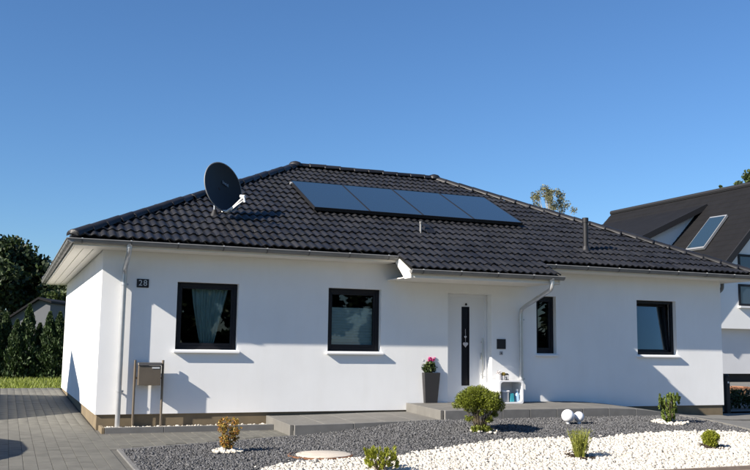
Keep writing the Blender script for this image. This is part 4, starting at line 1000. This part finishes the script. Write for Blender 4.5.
# solar panel of the neighbour
pq = [onplane(x, y, pl0+nn_*.14, nn_) for x, y in ((685, 250), (703.5, 247.5), (727, 214.5), (710, 217))]
up3 = nn_*.05; mb = MB(); mb.hexa([tuple(p-nn_*.10) for p in pq], [tuple(p) for p in pq])
sp_ = mb.build('solar_panel', M['alu2'], nb)
cq = sum(pq)/4; pin = [cq+(p-cq)*.92 for p in pq]
MB().hexa([tuple(p-nn_*.02) for p in pin], [tuple(p+nn_*.012) for p in pin]).build('pane', M['collector'], sp_)

# hedge, post and pallet between the plots
def hedge(name, p0, p1, h, w, n, m, label):
    p0, p1 = va(p0), va(p1); o_ = empty(name, tuple((p0+p1)/2), label, 'hedge')
    k = int(np.linalg.norm(p1-p0)/.22)+1; C_h = [p0+(p1-p0)*i/k+va([0, 0, h*.5])+rng.normal(size=3)*.04 for i in range(k+1)]
    P_, u_ = blobpts(C_h, [[.24, w, h*.55]]*(k+1), n); V_, F_ = leaves(P_, .045, 1.6); npmesh('foliage', V_, F_, M[m], o_)
    st_ = MB()
    for q_ in C_h[::2]: st_.tube([q_-[0, 0, h*.6], q_+[.03, 0, h*.2]], [.015, .006], 5)
    st_.build('stem', M['stem'], o_)
hg = gp(740, 413.5); hedge('low_hedge', (14.0, hg[1]+.9, -.22), (18.6, hg[1]+.9, -.24), .46, .22, 5200, 'leaf_dark', 'low dark hedge beside the right house corner')
pc = on(727.5, 413, 1, .7); pc[2] = float(hz(pc[0], pc[1]))
o = empty('gate_post', tuple(pc), 'dark square gate post at the right corner of the bungalow', 'post')
MB().box((pc[0]-.055, pc[1]-.055, pc[2]-.1), (pc[0]+.055, pc[1]+.055, pc[2]+.80)).build('shaft', M['black'], o, bevel=.008)
MB().lathe((pc[0], pc[1], pc[2]+.80), [(.06, 0), (.065, .02), (.04, .06), (.004, .07)], 14).build('cap', M['black'], o, smooth=True)
MB().box((pc[0]-.02, pc[1]-.062, pc[2]+.66), (pc[0]+.02, pc[1]-.054, pc[2]+.70)).build('reflector', M['alu'], o)
dpl = 27.0; pp0 = CAM+ray(729, 385)*dpl; pz = float(hz(pp0[0], pp0[1]))+.03; pp0 = on(728, 386.5, 2, pz)
if np.linalg.norm(pp0-CAM) > 34 or np.linalg.norm(pp0-CAM) < 18: pp0 = CAM+ray(728, 386.5)*26; pp0[2] = pz
o = empty('pallet', tuple(pp0), "wooden pallet lying in the neighbour's yard behind the hedge", 'pallet')
for k in range(6): MB().box((pp0[0]+.0, pp0[1]+k*.16, pp0[2]+.13), (pp0[0]+1.2, pp0[1]+k*.16+.12, pp0[2]+.155)).build('board', M['wood'], o)
for i in range(3):
    MB().box((pp0[0]+i*.53, pp0[1], pp0[2]+.105), (pp0[0]+i*.53+.14, pp0[1]+.92, pp0[2]+.129)).build('bearer', M['wood'], o)
    for j in range(3): MB().box((pp0[0]+i*.53, pp0[1]+j*.38, pp0[2]), (pp0[0]+i*.53+.14, pp0[1]+j*.38+.14, pp0[2]+.104)).build('block', M['wood'], o)
for k in range(5):
    b_ = MB().box((pp0[0]+.05+k*.215, pp0[1]+.12, pp0[2]+.156), (pp0[0]+.05+k*.215+.2, pp0[1]+.6, pp0[2]+.156+(.06 if k % 2 else .04))).build('block_stone', M['brick'], bevel=.008, origin=(pp0[0]+.05+k*.215, pp0[1], pp0[2]+.156)); tag(b_, "orange brick block stacked on the wooden pallet in the neighbour's yard", 'brick', 'brick blocks on the pallet')

# ================================================================== TREES
def tree(name, base, h, cr, label, leafm, nleaf, lsize, barkm='bark', group=None, crown0=.3, blobs=40, cat='tree', airy=1.0, trunk_r=None, seed=0, top=1.0):
    r = np.random.default_rng(seed+11); base = va(base)
    o_ = empty(name, tuple(base), label, cat, group); tr = trunk_r or h*.022; mb = MB()
    lean = r.normal(size=2)*.03*h
    axis = [base+va([lean[0]*t*t, lean[1]*t*t, h*t*.92-.1]) for t in np.linspace(0, 1, 7)]
    mb.tube(axis, [tr*(1-.9*t) for t in np.linspace(0, 1, 7)], 8)
    C_t, R_t = [], []
    for k in range(blobs):
        t = r.uniform(crown0, 1.0); w_ = cr*(math.sin(math.pi*min(1, max(.08, (t-crown0)/(1-crown0)*.86+.10)))**.7)
        a = r.uniform(0, 2*math.pi); q = w_*math.sqrt(r.uniform(.05, 1)); ax = base+va([lean[0]*t*t, lean[1]*t*t, 0])
        c_ = ax+va([q*math.cos(a), q*math.sin(a), h*t*.95]); C_t.append(c_); R_t.append(cr*r.uniform(.16, .30)*airy)
        if k % 2 == 0:
            s_ = ax+va([0, 0, h*max(.12, t-.22)]); mb.tube([s_, (s_+c_)/2+r.normal(size=3)*.05*cr, c_], [tr*.35, tr*.22, tr*.06], 5)
    mb.build('trunk', M[barkm], o_, smooth=True)
    P_, u_ = blobpts(C_t, R_t, nleaf, r, shell=.6); V_, F_ = leaves(P_, lsize, 1.5, r=r); npmesh('crown', V_, F_, M[leafm], o_)
    return o_
def far(px, dist, zb=None):                              # a place on the ground at a distance, under pixel column px
    d = ray(px, 345); d = d/np.linalg.norm(d[:2]); p = CAM+d*dist; p[2] = float(hz(p[0], p[1]))-.06 if zb is None else zb; return p
tree('broadleaf_tree', far(-2, 50), 6.3, 3.4, 'tall dark broadleaf tree behind the thuja row', 'leaf_dark', 26000, .17, seed=1, crown0=.12, blobs=75)
tree('broadleaf_tree', far(40, 56), 4.8, 2.4, 'lower dark tree behind the gable of the bungalow eave', 'leaf_dark', 14000, .16, seed=2, crown0=.1, blobs=50)
tree('broadleaf_tree', far(60, 48), 5.2, 1.6, 'mid green tree rising behind the thuja next to the bungalow', 'leaf_mid', 9000, .14, seed=3, crown0=.08, blobs=40)
tree('broadleaf_tree', far(-62, 54), 5.6, 3.0, 'rounded dark tree standing apart behind the end of the thuja row', 'leaf_dark', 12000, .18, seed=21, crown0=.12, blobs=55)
tree('birch_tree', far(553, 62), 12.9, 2.4, 'thin yellowing birch showing above the bungalow roof', 'leaf_birch', 11000, .075, 'birch', seed=4, crown0=.5, blobs=120, airy=.55, trunk_r=.10)
tree('birch_tree', far(531, 66), 12.2, 1.2, 'sparse pale treetop just above the roof hip, left of the yellowing birch', 'leaf_birch', 1400, .07, 'birch', seed=5, crown0=.55, blobs=22, airy=.6)
tree('birch_tree', far(572, 64), 11.0, .9, 'slim blue-green treetop just right of the yellowing birch', 'leaf_mid', 3600, .08, 'bark', seed=6, crown0=.5, blobs=40, airy=.8)
tree('broadleaf_tree', far(757, 70), 14.8, 1.9, 'green tree rising behind the ridge of the neighbour house', 'leaf_mid', 9000, .16, seed=7, crown0=.6, blobs=50)
tree('broadleaf_tree', far(721, 68), 13.5, .8, 'thin forked twig top just above the neighbour ridge', 'leaf_mid', 420, .13, seed=8, crown0=.9, blobs=14, airy=.5)
tree('broadleaf_tree', far(735, 68), 14.0, .8, 'small leafy tip just above the neighbour ridge beside the green tree', 'leaf_mid', 500, .13, seed=9, crown0=.9, blobs=14, airy=.6)
# thuja row
def thuja(base, h, w, label, seed, n=5200):
    r = np.random.default_rng(seed+90); base = va(base); o_ = empty('thuja', tuple(base), label, 'conifer', 'thuja row along the lawn')
    MB().tube([base-[0, 0, .1], base+[0, 0, h*.9]], [.05, .008], 6).build('trunk', M['bark'], o_)
    t = r.uniform(0, 1, n)**.9; a = r.uniform(0, 6.283, n); prof_ = w*np.clip(1.25*(1-t)**.75, 0, 1)*(.8+.2*np.sin(t*25+a*3)); q = prof_*r.uniform(.55, 1.05, n)
    P_ = base+np.stack([q*np.cos(a), q*np.sin(a), h*t+.02], 1); dd = np.stack([np.cos(a)*.5, np.sin(a)*.5, 1.2+0*a], 1)
    V_, F_ = leaves(P_, .055, 2.2, dd, .5, r); npmesh('crown', V_, F_, M['leaf_thuja'], o_)
TH = [(-6, 2.1, .52), (5, 2.25, .50), (16, 2.0, .48), (27.5, 2.55, .54), (39, 1.9, .44), (48.5, 2.3, .52), (58.5, 2.3, .56), (-17, 2.2, .5), (-28, 2.1, .5), (-39, 2.3, .52), (-50, 2.0, .5)]
for k, (px, h, w_) in enumerate(TH):
    lab = ('tallest pointed thuja of the row along the lawn' if k == 3 else 'pointed thuja of the row standing right next to the bungalow wall' if k == 6 else 'pointed thuja between the shortest one and the one next to the bungalow' if k == 5 else 'shortest pointed thuja, right beside the tallest one' if k == 4 else 'dark green pointed thuja in the row along the lawn')
    thuja(far(px, 33.5+.3*math.sin(k*2)), h, w_, lab, k)
# far house behind the thujas
hp = far(30, 40); hr = va([math.cos(YAW), -math.sin(YAW), 0]); hf = va([math.sin(YAW), math.cos(YAW), 0])
fh = empty('far_house', tuple(hp), 'pale grey gabled house half hidden behind the thuja row', 'house')
def fp(a, b, z): return tuple(hp+hr*a+hf*b+va([0, 0, z]))
zg = lambda py: (342.8-py)/FPX*40+1.14-hp[2]
MB().prism([fp(-1.0, 0, -.2), fp(.75, 0, -.2), fp(.75, 0, zg(306)), fp(.3, 0, zg(303)), fp(-1.0, 0, zg(322))], tuple(hf*5)).build('wall', M['shed'], fh)
MB().prism([fp(-1.1, -.2, zg(324)), fp(.3, -.2, zg(302.5)), fp(.3, -.2, zg(300.5)), fp(-1.1, -.2, zg(322))], tuple(hf*5.4)).build('roof', M['nroof'], fh)
MB().prism([fp(.3, -.2, zg(302.5)), fp(.85, -.2, zg(306)), fp(.85, -.2, zg(304)), fp(.3, -.2, zg(300.5))], tuple(hf*5.4)).build('roof', M['nroof'], fh)
# lawn
n = 26000; q = np.stack([rng.uniform(-9, 9, n), rng.uniform(10.55, 19, n)], 1); tt = rng.random(n) < np.clip(1.35-(q[:, 1]-10.5)/10, .35, 1); q = q[tt]; n = len(q)
# keep what the gap left of the house shows
q = q[(q[:, 0] < 1.0)]; n = len(q)
b0 = np.concatenate([q, hz(q[:, 0], q[:, 1])[:, None]-.06], 1); a = rng.uniform(0, 6.283, n); ln_ = rng.uniform(.05, .16, n)
d_ = unit(np.stack([.5*np.cos(a), .5*np.sin(a), 1+0*a], 1)); s_ = unit(np.cross(d_, rng.normal(size=(n, 3))))*.012
V = np.stack([b0-s_, b0+s_, b0+d_*ln_[:, None]+s_*.2, b0+d_*ln_[:, None]-s_*.2], 1).reshape(-1, 3)
tag(npmesh('lawn_grass', V, np.arange(4*n).reshape(-1, 4), M['lawn'], kind='stuff'), 'sunlit grass of the lawn behind the driveway', 'grass')

# ================================================================== OUT OF THE PICTURE: what throws the shadows, what the glass mirrors
gd = unit(va([.78, .63, 0.])); gs = va([-gd[1], gd[0], 0]); gE = va([-4.0, 2.4, -.25])
gar = empty('garage', tuple(gE), 'pale rendered garage with dark gable roof across the driveway', 'garage')
def gpnt(l, s, z): return tuple(gE-gd*l+gs*s+va([0, 0, z]))
EW, EH, RH = 6.4, 3.0, 5.05
MB().prism([gpnt(.2, .25, -.3), gpnt(.2, EW-.25, -.3), gpnt(.2, EW-.25, EH-.05), gpnt(.2, EW/2, RH-.12), gpnt(.2, .25, EH-.05)], tuple(-gd*7.4)).build('wall', M['garage'], gar)
for sg in (0, 1):
    s0, s1 = (0, EW/2) if sg == 0 else (EW, EW/2)
    MB().prism([gpnt(0, s0, EH), gpnt(0, s1, RH), gpnt(0, s1, RH-.12), gpnt(0, s0, EH-.12)], tuple(-gd*8)).build('roof', M['nroof'], gar)
gdm = MB().prism([gpnt(.16, 1.6, -.2), gpnt(.16, 4.4, -.2), gpnt(.16, 4.4, 2.1), gpnt(.16, 1.6, 2.1)], tuple(gd*.03)).build('door', M['npanel'], gar)
for k in range(4): MB().prism([gpnt(.13, 1.65, -.1+k*.54), gpnt(.13, 4.35, -.1+k*.54), gpnt(.13, 4.35, .38+k*.54), gpnt(.13, 1.65, .38+k*.54)], tuple(gd*.012)).build('door_panel', M['npanel'], gdm)
# car on the driveway
cc = va([-3.95, -2.75, float(hz(-3.95, -2.75))]); car = empty('parked_car', tuple(cc), 'dark blue hatchback parked on the driveway', 'car')
prof_c = [(-2.0, .35), (-2.05, .62), (-1.95, .80), (-1.1, .93), (-.45, 1.36), (.1, 1.46), (1.0, 1.42), (1.6, 1.12), (1.98, .98), (2.02, .60), (1.95, .33)]
sec = []
for y, z in prof_c: 
    k = 1.0 if z < .95 else 1-.42*(z-.95)
    sec.append((y, z, .86*k))
V = []; F = []; rows = []
for y, z, hw in sec: 
    rows.append((len(V), len(V)+1)); V += [tuple(cc+va([-hw, y, z])), tuple(cc+va([hw, y, z]))]
m_ = len(rows)
for i in range(m_-1): F.append((rows[i][0], rows[i][1], rows[i+1][1], rows[i+1][0]))
F.append((rows[-1][0], rows[-1][1], rows[0][1], rows[0][0])); F.append(tuple(r_[0] for r_ in rows)); F.append(tuple(r_[1] for r_ in rows)[::-1])
MB().add(V, F).build('body', M['carpaint'], car, bevel=.05, seg=2, smooth=True)
for sg in (-1, 1):
    MB().prism([tuple(cc+va([sg*.80, -.85, .99])), tuple(cc+va([sg*.70, -.40, 1.30])), tuple(cc+va([sg*.68, .95, 1.34])), tuple(cc+va([sg*.78, 1.40, 1.05]))], (sg*.045, 0, 0)).build('side_window', M['nwin'], car)
    for y in (-1.25, 1.2):
        wh = MB().tube([cc+va([sg*.66, y, .31]), cc+va([sg*.87, y, .31])], .31, 20).build('wheel', M['rubber'], car, smooth=True)
        MB().tube([cc+va([sg*.87, y, .31]), cc+va([sg*.885, y, .31])], .19, 14).build('rim', M['steel'], wh, smooth=True)
    MB().prism([tuple(cc+va([sg*.60, -2.06, .62])), tuple(cc+va([sg*.82, -2.02, .62])), tuple(cc+va([sg*.82, -1.98, .76])), tuple(cc+va([sg*.60, -2.02, .76]))], (0, .06, .0)).build('headlight', M['alu'], car)
for k, (x, y, h_) in enumerate(((-14, -36, 9), (-5, -39, 8), (4, -37, 9.5), (13, -40, 8), (22, -38, 9), (32, -37, 8.5), (-18, -43, 8), (-9.5, -44, 9), (-.5, -43, 8.5), (8.5, -44, 9), (17.5, -43, 8.5), (27, -44, 9), (-23, -38, 8.5))):  # unseen trees added so the window glass mirrors something dark
    tree('reflection_tree', (x, y, -.5), h_, 3.4, 'unseen leafy tree added across the street to darken the window reflections', 'leaf_dark', 6500, .40, seed=30+k, crown0=.06, blobs=45, group='unseen trees added for the window reflections')
